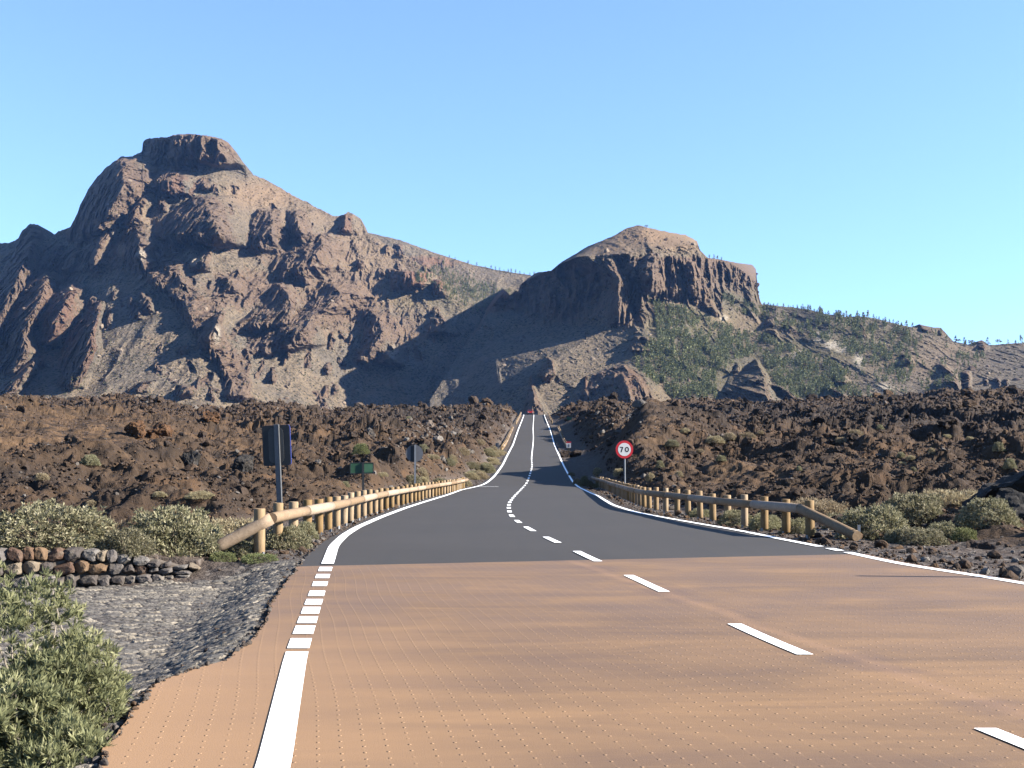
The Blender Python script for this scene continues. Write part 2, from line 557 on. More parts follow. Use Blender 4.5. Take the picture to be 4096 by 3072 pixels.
# ------------------------------------------------------------------ lava field height
TOPX = [-400, -60, 0, 37, 68, 95, 124, 162, 199, 217, 249, 291, 331, 372, 413, 453, 481, 512, 530, 545, 563, 579, 600, 613, 624, 658, 681, 749, 779, 847, 914, 955, 1009, 1040, 1300]
TOPY = [388, 392, 393, 397, 398, 395, 393, 395, 404, 407, 404, 404, 407, 404, 402, 405, 403, 408, 412, 408, 401, 402, 400, 399, 401, 401, 400, 400, 399, 397, 394, 391, 390, 390, 388]
gDt = [0, 27, 35, 45, 60, 80, 120, 180, 260, 330]
gGt = [-.1, -.05, 0, .13, .30, .47, .67, .82, .94, 1.0]


def wallY(X): return 20.0 + np.clip((X + 8.6) / 3.0, -3, 1.3) * 1.45


WALL_END = -5.55


def field(X, D):
    px = 512 + FPX * X / np.maximum(D, 5)
    top = np.interp(px, TOPX, TOPY) + 1.5
    g = np.interp(D, gDt, gGt)
    py = 512 + (top - 512) * g
    z = CAMZ + (450 - py) / FPX * np.minimum(D, 340)
    z = np.where(D < 35, np.interp(D, [0, 20, 35], [0.15, 0.1, 0.06]), z)
    z = z - np.maximum(D - 340, 0) * 0.045
    return z


MOUNDS = [(12.5, 128, 3.6, 9, 17), (11.5, 112, 1.4, 6, 9), (16.5, 270, 2.0, 5, 18), (12.6, 245, 1.6, 2.5, 4), (-31, 62, 1.6, 9, 6), (-12, 58, .9, 5, 5), (30, 33.5, 1.7, 4.2, 3.5), (16.3, 33.5, 1.2, 2.3, 3.5),
          (-20, 47, 1.1, 5, 3.5), (-16.5, 50, 1.5, 2.4, 3), (-12.5, 47, 1.0, 2, 2.5), (-24, 53, 1.3, 3, 3), (-19, 66, 1.4, 3, 4), (-60, 150, 3, 18, 14), (55, 150, 2, 22, 16), (-18, 150, 2, 10, 14), (33, 90, 2.0, 12, 10)]


def sandy(X, D):
    px = 512 + FPX * X / np.maximum(D, 5); m = 0
    for cx, cd, rx, rd, a in [(70, 125, 120, 38, 1.0), (245, 122, 32, 25, 1.0), (740, 68, 60, 12, .9), (650, 128, 30, 26, .9), (20, 68, 70, 12, .9), (130, 52, 60, 6, .6), (330, 60, 50, 8, .5)]:
        m = np.maximum(m, a * np.exp(-(((px - cx) / rx) ** 2 + ((D - cd) / rd) ** 2)))
    return np.clip(m * 1.15 + .25 * pn(X / 5, D / 5) * (m > .15), 0, 1)


def terrain(X, D, detail=True):
    X = np.asarray(X, float); D = np.asarray(D, float)
    zrd = zr(D); el = eL(D); er = eR(D)
    s = np.maximum(el - X, X - er)
    F = field(X, D)
    for mx, my, mh, rx, ry in MOUNDS:
        F = F + mh * np.exp(-(((X - mx) / rx) ** 2 + ((D - my) / ry) ** 2))
    left = X < 0
    gul = np.where(left, 1 - sstep(20.5, 22.5, D), 0.0)
    sh = zrd - 0.05 - 0.36 * gul * sstep(0.0, 1.3, s)
    wsh = np.interp(D, [0, 25, 60, 110, 160, 400], [3.5, 3.0, 1.8, 1.1, .9, .9])
    bank = np.maximum(1.8, (F - sh) * np.where(left, np.interp(D, [90, 130], [1.3, .9]), np.interp(D, [90, 118, 150], [1.3, .9, 2.1])))
    t = sstep(0, 1, (s - wsh) / bank)
    # the terrace kept up by the stone wall
    ter = left & (X < WALL_END + .1) & (D > wallY(X) + 0.18)
    tz = zrd - .05 + (.22 + .05) * sstep(-.4, 2.2, WALL_END + .1 - X)
    z = sh + (F - sh) * t
    z = np.where(ter & (D < 34), np.maximum(z, tz - .3 * sstep(26, 34, D)), z)
    z = np.where(left & (D < wallY(X) + .18) & (X < WALL_END + .1), sh, z)
    z = np.where(left & (D < 21.5) & (~ter), np.minimum(z, sh + .03 * 0), z)
    z = np.where(s < 0.0, zrd - 0.25, np.where(s < .12, np.minimum(z, zrd - .05), z))
    if not detail: return z, s, t
    k = sstep(.15, 1.2, s) * np.where(gul * (s < 6) > .5, .15, 1.0)
    amp = t * sstep(22, 38, D)
    n1 = (fbm(X / 38, D / 38, o=3) - .35) * 1.5
    n2 = (ridged(X / 14 + 3, D / 14, o=3) - .75) * 1.3
    bl = np.abs(pn(X / 1.5 + 9, D / 1.7)) + .5 * np.abs(pn(X / .7, D / .8 + 4)) + .25 * np.abs(pn(X / .33 + 2, D / .36))
    n3 = (bl - .45) * .55 * np.interp(D, [40, 150], [.8, 1.4]) + (ridged(X / 3.1, D / 3.1 + 5, o=2) - .8) * np.interp(D, [40, 120, 250], [.12, .26, .45])
    n4 = fbm(X / .8, D / .8, o=3) * .14
    n3 = n3 * (1 - .85 * sandy(X, D)); n2 = n2 * (1 - .5 * sandy(X, D))
    z = z + amp * (n1 * sstep(40, 110, D) + n2 * np.interp(D, [25, 80], [.45, 1]) + n3)
    z = z + k * (.35 + .65 * t) * n4 + k * (1 - t) * fbm(X / .25, D / .25, o=2) * .02
    z = np.where(s < 0.0, zrd - 0.25, z)
    return z, s, t


ca = np.concatenate([np.linspace(-1.6, -.46, 70)[:-1], np.linspace(-.46, .46, 820), np.linspace(.46, 1.6, 70)[1:]])
rD = np.concatenate([np.linspace(1.0, 5, 12)[:-1], 5 * (1.0046 ** np.arange(0, 1010))])
rD = rD[rD < 520]
AA, DD = np.meshgrid(ca, rD)
XX = AA * DD
ZZ, SS, TT = terrain(XX, DD)
lava_shape = ZZ.shape
# lateral push gives overhanging, blocky relief instead of a smooth sheet
pushk = TT * sstep(24, 45, DD)
XX2 = XX + pushk * fbm(XX / 1.1, DD / 1.1, ZZ / .8, o=3) * .16
DD2 = DD + pushk * fbm(XX / 1.1 + 40, DD / 1.1, ZZ / .8, o=3) * .165

n = NT("lava_rock", 0.95, 0.1)


def lava_color(n, sandy=True):
    big = n.noise(.035, 5, .6); med = n.noise(.35, 5, .62, None, .5); fine = n.noise(4.0, 5, .7); mm = n.noise(1.4, 4, .6)
    c1 = n.ramp(big, [(0.36, (.040, .031, .026)), (0.47, (.080, .053, .036)), (0.60, (.145, .088, .050))])
    c2 = n.ramp(med, [(0.30, (.030, .025, .023)), (0.52, (.092, .060, .038)), (0.70, (.205, .115, .058))])
    c = n.mix(.6, c1, c2)
    c = n.mix(n.rng(mm, .60, .74, 0, .6), c, (.13, .105, .085))
    c = n.mix(n.rng(fine, .35, .75, 0, .6), c, (.045, .035, .03))
    return c, fine, med


c, fine, med = lava_color(n)
sand = n.attr("sand")
sn = n.math('MULTIPLY', sand, n.rng(n.noise(.5, 5, .6), .42, .6), clamp=True)
c = n.mix(n.math('MULTIPLY', sn, .8), c, n.ramp(n.noise(3, 4), [(.3, (.15, .092, .052)), (.7, (.23, .145, .082))]))
dark = n.attr("dark")
c = n.mix(n.math('MULTIPLY', dark, .75), c, n.ramp(med, [(.3, (.028, .025, .025)), (.7, (.07, .055, .048))]))
verge = n.attr("verge")
gv = n.ramp(n.voro(9, out="Color"), [(0.2, (.075, .065, .06)), (0.6, (.15, .125, .11)), (.95, (.26, .235, .215))])
gv = n.mix(n.rng(n.noise(.6, 4), .4, .65, 0, .6), gv, (.12, .085, .065))
c = n.mix(verge, c, gv)
n.color(c, .71)
hh = n.math('ADD', n.math('MULTIPLY', fine, 1.0), n.math('MULTIPLY', n.noise(14, 3, .7), .4))
n.bump(hh, 0.9, 0.12)
M_lava = n.m

PXg = 512 + FPX * AA
def blob(px, py, rx, ry, X=None):
    ppx, ppy = project(XX, DD, ZZ)
    return np.exp(-(((ppx - px) / rx) ** 2 + ((ppy - py) / ry) ** 2))
sand_a = sandy(XX, DD)
dark_a = np.clip(blob(980, 415, 200, 22) + blob(740, 410, 120, 9) + blob(420, 412, 110, 13) + blob(200, 400, 60, 6) + blob(60, 475, 70, 10) * .5 + blob(500, 420, 40, 20) * .6, 0, 1)
verge_a = (1 - sstep(.0, .5, TT)) * 1.0
lava = struct(mesh_np("lava_field", np.stack([XX2, DD2, ZZ], -1).reshape(-1, 3), grid_faces(*lava_shape), M_lava, False,
                      attrs={"sand": sand_a.ravel(), "dark": dark_a.ravel(), "verge": verge_a.ravel()}))


# ---- loose lava blocks, uncountable
def ico(sub):
    import bmesh
    bm = bmesh.new(); bmesh.ops.create_icosphere(bm, subdivisions=sub, radius=1.0)
    V = np.array([v.co[:] for v in bm.verts]); F = np.array([[v.index for v in f.verts] for f in bm.faces]); bm.free()
    return V, F


def rock_protos(sub, k, rough, seed):
    V, F = ico(sub); out = []
    for i in range(k):
        q = V + seed + i * 7.7
        cut = V.copy()
        r = np.random.default_rng(seed * 31 + i)
        for j in range(9):           # plane cuts make angular blocks
            nrm = r.normal(size=3); nrm /= np.linalg.norm(nrm); d = r.uniform(.45, .85)
            over = np.maximum(cut @ nrm - d, 0); cut = cut - over[:, None] * nrm
        cut = cut * (1 + rough * fbm(q[:, 0] * 1.7, q[:, 1] * 1.7, q[:, 2] * 1.7, o=3))[:, None]
        out.append(cut)
    return out, F


def scatter_rocks(name, pos, size, protos, F, mat, seed, flat=(.6, 1.0), tint=None):
    r = np.random.default_rng(seed); N = len(pos); nv = len(protos[0])
    P = np.stack(protos)[r.integers(0, len(protos), N)]
    sc = np.stack([r.uniform(.75, 1.3, N), r.uniform(.75, 1.3, N), r.uniform(flat[0], flat[1], N)], 1) * size[:, None]
    P = P * sc[:, None, :]
    a = r.uniform(0, 2 * np.pi, N); b = r.normal(0, .35, N)
    ca_, sa_ = np.cos(a), np.sin(a); cb, sb = np.cos(b), np.sin(b)
    x = P[..., 0]; y = P[..., 1] * cb[:, None] - P[..., 2] * sb[:, None]; z = P[..., 1] * sb[:, None] + P[..., 2] * cb[:, None]
    X = x * ca_[:, None] - y * sa_[:, None]; Y = x * sa_[:, None] + y * ca_[:, None]
    W = np.stack([X, Y, z], -1) + pos[:, None, :]
    FF = (F[None] + (np.arange(N) * nv)[:, None, None]).reshape(-1, F.shape[1])
    t = (r.uniform(0, 1, N) if tint is None else tint)
    o = mesh_np(name, W.reshape(-1, 3), FF, mat, False, attrs={"tint": np.repeat(t, nv)})
    return o


n = NT("lava_block", 0.95, 0.1)
t = n.attr("tint"); fine = n.noise(3.5, 5, .7); big = n.noise(.04, 4, .6)
c = n.ramp(t, [(0.0, (.032, .027, .025)), (0.35, (.065, .046, .036)), (0.62, (.115, .074, .048)), (.80, (.18, .110, .062)), (.90, (.17, .15, .135)), (1.0, (.30, .275, .25))])
c = n.mix(n.rng(big, .38, .6, .55, 0), c, (.045, .036, .032))
c = n.mix(n.rng(fine, .35, .75, 0, .55), c, (.05, .038, .032))
n.color(c, .76); n.bump(fine, .8, .08)
M_block = n.m

P2, F2 = rock_protos(3, 10, .22, 3)
P1, F1_ = rock_protos(2, 10, .18, 5)
N = 85000
a_ = RNG.uniform(-.47, .47, N)
D_ = 26 * np.exp(RNG.uniform(0, 1, N) ** .8 * math.log(400 / 26))
X_ = a_ * D_
z_, s_, t_ = terrain(X_, D_)
dens = pn(X_ / 14, D_ / 14) + .6 * pn(X_ / 4, D_ / 4)
keep = (t_ > .25) & (s_ > .8) & (dens > -.45)
px_, py_ = project(X_, D_, z_)
sandk = sandy(X_, D_)
keep &= RNG.uniform(0, 1, N) > sandk * .9
X_, D_, z_, t_, px_, py_ = [q[keep] for q in (X_, D_, z_, t_, px_, py_)]
pxs = np.clip(RNG.pareto(3.2, len(X_)) * 1.3 + .8, .8, 7)          # half-size in pixels
size = np.clip(pxs * D_ / FPX, .07, 1.6) * np.where(D_ < 40, .6, 1)
tint = np.clip(RNG.beta(2.2, 2.6, len(X_)), 0, 1)
pale = np.exp(-(((px_ - 645) / 40) ** 2 + ((py_ - 420) / 12) ** 2)) + np.exp(-(((px_ - 430) / 45) ** 2 + ((py_ - 432) / 10) ** 2)) * 1.1 + np.exp(-(((px_ - 450) / 60) ** 2 + ((py_ - 465) / 15) ** 2)) * .5
tint = np.where(RNG.uniform(0, 1, len(X_)) < pale * .75 + .03, RNG.uniform(.86, 1, len(X_)), tint)
pos = np.stack([X_, D_, z_ + size * .18], 1)
near = (size * FPX / D_) > 3.6
for nm, m_, PP, FF in (("large_lava_blocks", near, P2, F2), ("small_lava_blocks", ~near, P1, F1_)):
    o = scatter_rocks(nm, pos[m_], size[m_], PP, FF, M_block, 9, tint=tint[m_])
    o["kind"] = "stuff"; tag(o, "loose brown and grey lava blocks strewn over the field" if nm[0] == "l" else "small rubble between the lava blocks on both sides of the road", "lava rubble")

# gravel on the verges
N = 9000
side = RNG.uniform(0, 1, N) < .45
D_ = np.where(side, 9 * np.exp(RNG.uniform(0, 1, N) * math.log(110 / 9)), 14 * np.exp(RNG.uniform(0, 1, N) * math.log(110 / 14)))
off = RNG.exponential(1.0, N) * np.interp(D_, [10, 30, 100], [1.2, 1.6, .8]) + .12
X_ = np.where(side, eL(D_) - off, eR(D_) + off * 1.6)
z_, s_, t_ = terrain(X_, D_)
gully = side & (D_ < 22.2)
ok = ~gully | (RNG.uniform(0, 1, N) < .12)
X_, D_, z_ = X_[ok], D_[ok], z_[ok]
size = np.clip(RNG.pareto(2.2, len(X_)) * .018 + .014, .014, .15); size = np.where((X_ < 0) & (D_ < 22.5), np.minimum(size, .035), size)
o = scatter_rocks("verge_gravel", np.stack([X_, D_, z_ + size * .3], 1), size, P1, F1_, M_block, 10, tint=np.clip(RNG.normal(.72, .22, len(X_)), .1, 1))
o["kind"] = "stuff"; tag(o, "grey and brown gravel scattered along the road verges", "gravel")
N = 3600
side = RNG.uniform(0, 1, N) < .5
D_ = np.where(side, 6 * np.exp(RNG.uniform(0, 1, N) * math.log(60 / 6)), 14 * np.exp(RNG.uniform(0, 1, N) * math.log(60 / 14)))
X_ = np.where(side, eL(D_) - np.abs(RNG.normal(-.01, .07, N)) + .03, eR(D_) + np.abs(RNG.normal(0, .1, N)) - .03)
size = np.clip(RNG.pareto(2.6, N) * .009 + .006, .006, .035)
inside = (X_ > eL(D_)) & (X_ < eR(D_))
z_ = np.where(inside, zr(D_) + .008, zr(D_) - .03)
o = scatter_rocks("edge_grit", np.stack([X_, D_, z_ + size * .2], 1), size, P1, F1_, M_block, 14, tint=np.clip(RNG.normal(.88, .08, N), .62, 1))
o["kind"] = "stuff"; tag(o, "grit and crumbs lying along both road edges", "grit")

# ------------------------------------------------------------------ mountains: three massifs 1.3 to 3 km away
def poly_at(y, ys, vs): return np.interp(y, ys, vs)


def relief(PX, PY, feats, kx, ox, ky, oy, amp=1.0):
    """depth (m towards the road) of crags and spurs; crest points (x, y, height, width of the shaded side, width of the sunny side)"""
    R = np.zeros(PX.shape); crag = np.zeros(PX.shape)
    qx = (PX - ox) * kx; qy = (PY - oy) * ky
    jx = fbm(PX / 9, PY / 9, o=3) * 7; jy = fbm(PX / 14 + 9, PY / 7, o=3) * 8
    for f in feats:
        f = np.array(f, float); ys = f[:, 1]
        o = np.argsort(ys); f = f[o]; ys = f[:, 1]
        m = (qy > ys[0] - 12) & (qy < ys[-1] + 34) & (qx > f[:, 0].min() - f[:, 3].max() - 10) & (qx < f[:, 0].max() + f[:, 4].max() + 10)
        if not m.any(): continue
        x = (qx + jx)[m]; y = (qy + jy)[m]
        cx = np.interp(y, ys, f[:, 0]); A = np.interp(y, ys, f[:, 2]) * amp; wl = np.interp(y, ys, f[:, 3]); wr = np.interp(y, ys, f[:, 4])
        env = sstep(ys[0] - 5, ys[0] + 5, y) * (1 - sstep(ys[-1] - 6, ys[-1] + 26, y))
        dx = x - cx
        p = np.where(dx < 0, np.clip(1 + dx / wl, 0, 1), np.clip(1 - dx / wr, 0, 1))
        p = np.where(dx < 0, p ** .8, p ** .9)
        v = A * env * p
        R[m] = np.maximum(R[m], v)
        crag[m] = np.maximum(crag[m], env * np.where(dx < 0, sstep(0, .3, p), sstep(.35, .9, p)))
    return R, crag


def sheet(name, pxs, skyx, skyy, ybot, NRW, depth, mat, masks, cragextra=None, feats=(), tr=(1, 0, 1, 0), skyn=1.2, back=(180, 700), sc=1.0, featsets=None):
    sky = np.interp(pxs, skyx, skyy)
    sky = sky + skyn * (pn(pxs / 5.0, pxs * 0 + 3.3) + .6 * pn(pxs / 1.9, pxs * 0 + 8.1)) * .8
    t = np.linspace(0, 1, NRW)[:, None]
    kk = np.maximum(1, int(40 / np.median(np.diff(pxs)))); kk += 1 - kk % 2
    s2 = sky.copy()
    for _ in range(2): s2 = np.convolve(np.pad(s2, kk // 2, mode='edge'), np.ones(kk) / kk, 'valid')
    PY = s2[None, :] + (ybot - s2[None, :]) * t + (sky - s2)[None, :] * (1 - t) ** 7; PX = np.broadcast_to(pxs[None, :], PY.shape)
    PY = np.maximum.accumulate(PY, axis=0) + t * .01
    D = depth(PX, PY, s2[None, :] + 0 * PY)
    R = np.zeros(PX.shape); cr = np.zeros(PX.shape)
    for fs, k in (featsets or [(feats, tr)]):
        r, c_ = relief(PX, PY, fs, *k); R = np.maximum(R, r); cr = np.maximum(cr, c_)
    if cragextra is not None: cr = np.maximum(cr, cragextra(PX, PY))
    D1 = D - R
    x, y, z = unproj(PX, PY, D1)
    edge = sstep(0, 10, PY - sky[None, :])
    wxx = fbm(x / 50, z / 50, o=2) * 10
    a1 = ridged((x + wxx) / 24, y / 260, z / 62, o=3, gain=.55) - .8
    a7 = ridged((x + wxx * .5) / 11, y / 200, z / 62, o=3, gain=.5) - .8
    a2 = fbm(x / 9, y / 60, z / 13, o=4, gain=.62)
    a5 = ridged(x / 60 + 7, y / 200, z / 75, o=3) - .8
    a3 = ridged((x + wxx * 2) / 60 + z / 150, y / 500, z / 240 + 3, o=4, gain=.5) - .8
    a4 = fbm(x / 7, z / 5, y / 60, o=3, gain=.6)
    a6 = fbm(x / 28, z / 22, y / 200, o=3)
    blk = np.clip(pn(x / 5.5, z / 4.5, y / 40) - .28, 0, 1)
    D1 = D1 - sc * (cr * (a1 * 18 + a7 * 13 + a5 * 20 + a2 * 10 + fbm(x / 4.2, z / 5, y / 40, o=2) * 4) * (.35 + .65 * edge) + (1 - cr) * (a3 * 13 * edge + a6 * 4.5 + a4 * 2.6 + blk * 8))
    jpx = PX + (1 - sstep(0, 1, np.abs(PX - 512) * 0)) * 0
    x, y, z = unproj(jpx, PY, D1)
    sh = [(x[0], y[0] + back[0] * .4, z[0] - 2), (x[0], y[0] + back[0], z[0] - 12), (x[0], y[0] + back[0] + back[1], z[0] - 12 - back[1] * .62)]
    X = np.vstack([s[0][None] for s in sh[::-1]] + [x]); Y = np.vstack([s[1][None] for s in sh[::-1]] + [y]); Z = np.vstack([s[2][None] for s in sh[::-1]] + [z])
    at = {k: np.vstack([np.zeros((3, len(pxs))), v(PX, PY)]).ravel() for k, v in masks.items()}
    at["crag"] = np.vstack([np.zeros((3, len(pxs))), cr]).ravel()
    o = mesh_np(name, np.stack([X, Y, Z], -1).reshape(-1, 3), grid_faces(NRW + 3, len(pxs))[:, ::-1], mat, False, attrs=at)
    return o, (pxs, PY, x, y, z)


def sample_sheet(S, px, py):
    pxs, PYs, x, y, z = S
    j = np.clip(np.searchsorted(pxs, px), 1, len(pxs) - 1)
    i = np.concatenate([np.argmin(np.abs(PYs[:, jj].T - yy_[:, None]), axis=1) for jj, yy_ in zip(np.array_split(j, len(j) // 4000 + 1), np.array_split(np.asarray(py, float), len(j) // 4000 + 1))])
    return np.stack([x[i, j], y[i, j], z[i, j]], -1)


def pbf(items):
    def f(PX, PY):
        r = np.zeros(PX.shape)
        for px, py, rx, ry, a in items:
            r = np.maximum(r, a * np.exp(-(((PX - px) / rx) ** 2 + ((PY - py) / ry) ** 2) ** 1.5))
        return r
    return f


n = NT("mountain_rock", 0.95, 0.08)
strat = n.noise(1.0, 4, .6, n.mapped((.004, .004, .05)))
big = n.noise(.006, 5, .6); med = n.noise(.03, 5, .62, None, .6); fin_ = n.noise(.16, 5, .7)
rock = n.ramp(n.noise(.05, 6, .65), [(0.28, (.135, .092, .068)), (0.5, (.220, .152, .106)), (0.72, (.335, .230, .152))])
rock = n.mix(n.rng(strat, .42, .65, 0, .4), rock, (.27, .19, .13))
rock = n.mix(n.rng(big, .4, .65, 0, .4), rock, (.17, .14, .118))
scree = n.ramp(med, [(0.3, (.225, .176, .126)), (0.52, (.30, .232, .160)), (0.72, (.375, .285, .192))])
scree = n.mix(n.rng(big, .42, .6, 0, .6), scree, (.20, .178, .150))
bush = n.voro(.16); bm_ = n.math('MULTIPLY', n.rng(bush, .30, .46, 1, 0), n.rng(n.noise(.02, 3), .34, .5))
scree = n.mix(n.math('MULTIPLY', bm_, .8), scree, (.05, .05, .035))
scree = n.mix(n.math('MULTIPLY', n.rng(n.voro(.31), .25, .42, 1, 0), .6), scree, (.075, .065, .05))
scree = n.mix(n.rng(fin_, .5, .75, 0, .4), scree, (.38, .30, .22))
isr = n.rng(n.math('ADD', n.attr("crag"), n.math('SUBTRACT', n.noise(.05, 4), .5)), .3, .6)
c = n.mix(isr, scree, rock)
c = n.mix(n.math('MULTIPLY', n.attr("tan"), n.math('SUBTRACT', .8, n.math('MULTIPLY', isr, .5))), c, (.36, .245, .155))
c = n.mix(n.math('MULTIPLY', n.attr("red"), n.math('MULTIPLY', isr, .7)), c, (.28, .135, .085))
c = n.mix(n.math('MULTIPLY', n.attr("forest"), n.rng(n.noise(.02, 4), .35, .6, .2, .75)), c, (.17, .155, .08))
c = n.mix(n.math('MULTIPLY', n.attr("pale"), n.rng(n.noise(.09, 5, .7), .3, .5)), c, (.68, .60, .48))
n.color(c, .58)
n.bump(n.noise(.12, 6, .74), 1.0, 6.0)
M_mtn = n.m

KQ = (4.32, 0, 4.32, 110, 1.2)          # scale of the notes taken on the left massif
K3 = (7.373, 475, 7.373, 215, 1.0)
K4 = (7.398, 725, 7.398, 225)
FL = [
    [(520, 205, 120, 60, 150), (530, 260, 220, 130, 160), (535, 320, 260, 170, 150), (500, 390, 260, 180, 120), (480, 440, 230, 200, 100), (420, 520, 140, 160, 80), (380, 560, 40, 100, 60)],
    [(610, 255, 40, 40, 60), (625, 300, 90, 70, 60), (640, 345, 80, 60, 60)],
    [(740, 270, 60, 90, 120), (735, 300, 110, 120, 130), (745, 350, 90, 100, 120), (760, 375, 20, 80, 100)],
    [(880, 295, 30, 30, 60), (885, 330, 50, 40, 60)],
    [(1015, 325, 25, 20, 30), (1015, 350, 25, 20, 30)], [(930, 322, 25, 20, 20), (935, 345, 25, 20, 20)],
    [(640, 355, 60, 20, 40), (610, 390, 80, 80, 60), (580, 450, 100, 100, 60), (588, 490, 90, 110, 60)],
    [(500, 505, 60, 60, 50), (440, 560, 100, 60, 50), (410, 640, 100, 50, 50), (400, 690, 40, 30, 40)],
    [(590, 500, 70, 60, 90), (600, 560, 90, 70, 90), (600, 640, 80, 70, 80), (640, 690, 50, 80, 90)],
    [(870, 370, 60, 40, 160), (900, 420, 130, 160, 170), (930, 480, 190, 260, 150), (950, 540, 210, 300, 140), (960, 575, 150, 250, 130), (990, 600, 30, 80, 100)],
    [(1165, 430, 60, 50, 60), (1180, 480, 120, 100, 90), (1170, 540, 140, 120, 90), (1150, 600, 70, 90, 80)],
    [(1280, 435, 60, 40, 90), (1285, 480, 120, 60, 110), (1300, 530, 130, 70, 110), (1310, 570, 60, 60, 100)],
    [(1120, 520, 80, 20, 30), (1130, 590, 100, 60, 30)],
    [(1385, 530, 60, 30, 90), (1395, 585, 120, 100, 120), (1355, 630, 140, 160, 140), (1340, 680, 130, 180, 150), (1280, 730, 40, 90, 120)],
    [(1430, 740, 40, 50, 120), (1480, 800, 140, 120, 140), (1420, 850, 170, 110, 130), (1350, 890, 170, 100, 130), (1310, 950, 170, 200, 120), (1290, 1010, 120, 240, 130), (1200, 1050, 30, 150, 130)],
    [(1500, 448, 50, 30, 60), (1480, 520, 60, 30, 90)],
    [(1210, 750, 70, 30, 50), (1240, 800, 130, 80, 50), (1260, 850, 150, 150, 50), (1230, 920, 150, 220, 60), (1180, 960, 60, 180, 60)],
    [(960, 865, 70, 20, 50), (935, 920, 140, 60, 60), (920, 980, 140, 80, 70), (905, 1020, 50, 60, 70)],
    [(700, 640, 30, 40, 80), (790, 740, 80, 100, 60), (820, 800, 50, 80, 60)], [(1000, 720, 60, 80, 60), (1010, 780, 70, 60, 60)], [(910, 590, 50, 30, 40), (885, 680, 80, 100, 40)],
    [(640, 700, 40, 40, 250), (700, 740, 60, 60, 260), (800, 830, 60, 60, 280), (860, 960, 60, 40, 260), (940, 1060, 60, 40, 220), (1000, 1160, 50, 40, 200), (1010, 1240, 40, 40, 180)],
    [(640, 800, 50, 30, 30), (645, 860, 60, 60, 30)], [(590, 830, 40, 30, 30), (600, 880, 40, 40, 30)],
    [(190, 690, 60, 30, 60), (200, 740, 150, 110, 60), (170, 830, 190, 120, 70), (130, 900, 190, 130, 60), (105, 960, 190, 110, 50), (110, 1050, 140, 110, 60), (60, 1130, 70, 80, 60)],
    [(312, 745, 70, 20, 60), (300, 790, 160, 80, 70), (270, 860, 190, 110, 100), (245, 920, 190, 100, 90), (210, 1010, 90, 60, 80)],
    [(372, 900, 80, 50, 20), (360, 960, 70, 60, 20)],
    [(430, 830, 60, 20, 20), (420, 900, 130, 60, 25), (395, 960, 170, 110, 45), (400, 1030, 170, 140, 45), (365, 1100, 140, 110, 60), (320, 1190, 70, 60, 60)],
    [(150, 1075, 60, 20, 30), (120, 1120, 100, 50, 50), (60, 1190, 100, 60, 60), (30, 1230, 60, 60, 60)],
    [(183, 1060, 25, 20, 20), (185, 1100, 25, 20, 20)],
    [(300, 1120, 50, 20, 20), (270, 1180, 50, 30, 30)],
    [(130, 500, 30, 50, 50), (140, 560, 80, 60, 50), (120, 620, 150, 60, 60), (85, 700, 190, 80, 70), (50, 790, 190, 100, 60), (10, 880, 160, 110, 60), (-40, 980, 120, 110, 60), (-80, 1100, 40, 100, 60)],
    [(260, 580, 60, 20, 25), (240, 640, 80, 40, 40), (210, 680, 50, 30, 40)], [(335, 560, 40, 10, 20), (345, 580, 40, 30, 30)],
    [(345, 600, 40, 20, 150), (330, 620, 70, 120, 160), (260, 690, 50, 80, 180)],
    [(640, 1175, 30, 40, 50), (600, 1215, 50, 60, 60)], [(810, 1190, 50, 60, 60), (820, 1225, 60, 80, 40)],
    [(1000, 1030, 60, 40, 40), (1010, 1080, 50, 50, 40)], [(1070, 1030, 50, 30, 30), (1075, 1070, 50, 50, 30)],
    [(1700, 690, 50, 30, 60), (1770, 705, 110, 100, 120), (1790, 750, 110, 110, 100), (1780, 770, 30, 90, 90)], [(1900, 735, 60, 40, 40), (1910, 785, 70, 50, 40)],
    [(1590, 850, 30, 40, 60), (1640, 900, 70, 70, 90), (1650, 960, 100, 80, 90), (1600, 1040, 110, 60, 90), (1570, 1080, 70, 60, 90)],
    [(1880, 900, 40, 40, 100), (1900, 960, 60, 60, 100)],
    [(1660, 1040, 50, 60, 80), (1700, 1090, 70, 120, 60)],
    [(1720, 575, 20, 20, 50), (1725, 620, 20, 20, 50)],
    [(785, 103, 70, 170, 290), (800, 150, 90, 175, 290), (800, 205, 80, 180, 280), (800, 245, 30, 150, 200)], [(935, 118, 95, 60, 120), (950, 235, 105, 70, 110)], [(870, 110, 85, 40, 120), (880, 225, 90, 50, 120)],
]
rq = np.random.default_rng(17)
for qx0, qy0, qx1, qy1, cnt in [(560, 300, 900, 380, 8), (900, 400, 1420, 600, 16), (560, 420, 760, 760, 14), (700, 680, 1100, 820, 16), (1000, 760, 1500, 1060, 26), (1450, 820, 1900, 1060, 16), (0, 620, 260, 1000, 10), (380, 540, 660, 880, 16), (560, 980, 1000, 1230, 9), (1280, 600, 1650, 800, 10), (1040, 1060, 1600, 1230, 8), (1650, 560, 1950, 700, 8)]:
    for _ in range(cnt):
        ax, ay = rq.uniform(qx0, qx1), rq.uniform(qy0, qy1); hh_ = rq.uniform(22, 75); sx_ = rq.normal(0, .35); a_m = rq.uniform(14, 42); wl_q = rq.uniform(9, 26)
        FL.append([(ax, ay, a_m * .6, wl_q * .5, wl_q), (ax + sx_ * hh_ * .5, ay + hh_ * .5, a_m, wl_q, wl_q * 1.6), (ax + sx_ * hh_, ay + hh_, a_m * .7, wl_q * 1.2, wl_q * 1.5)])
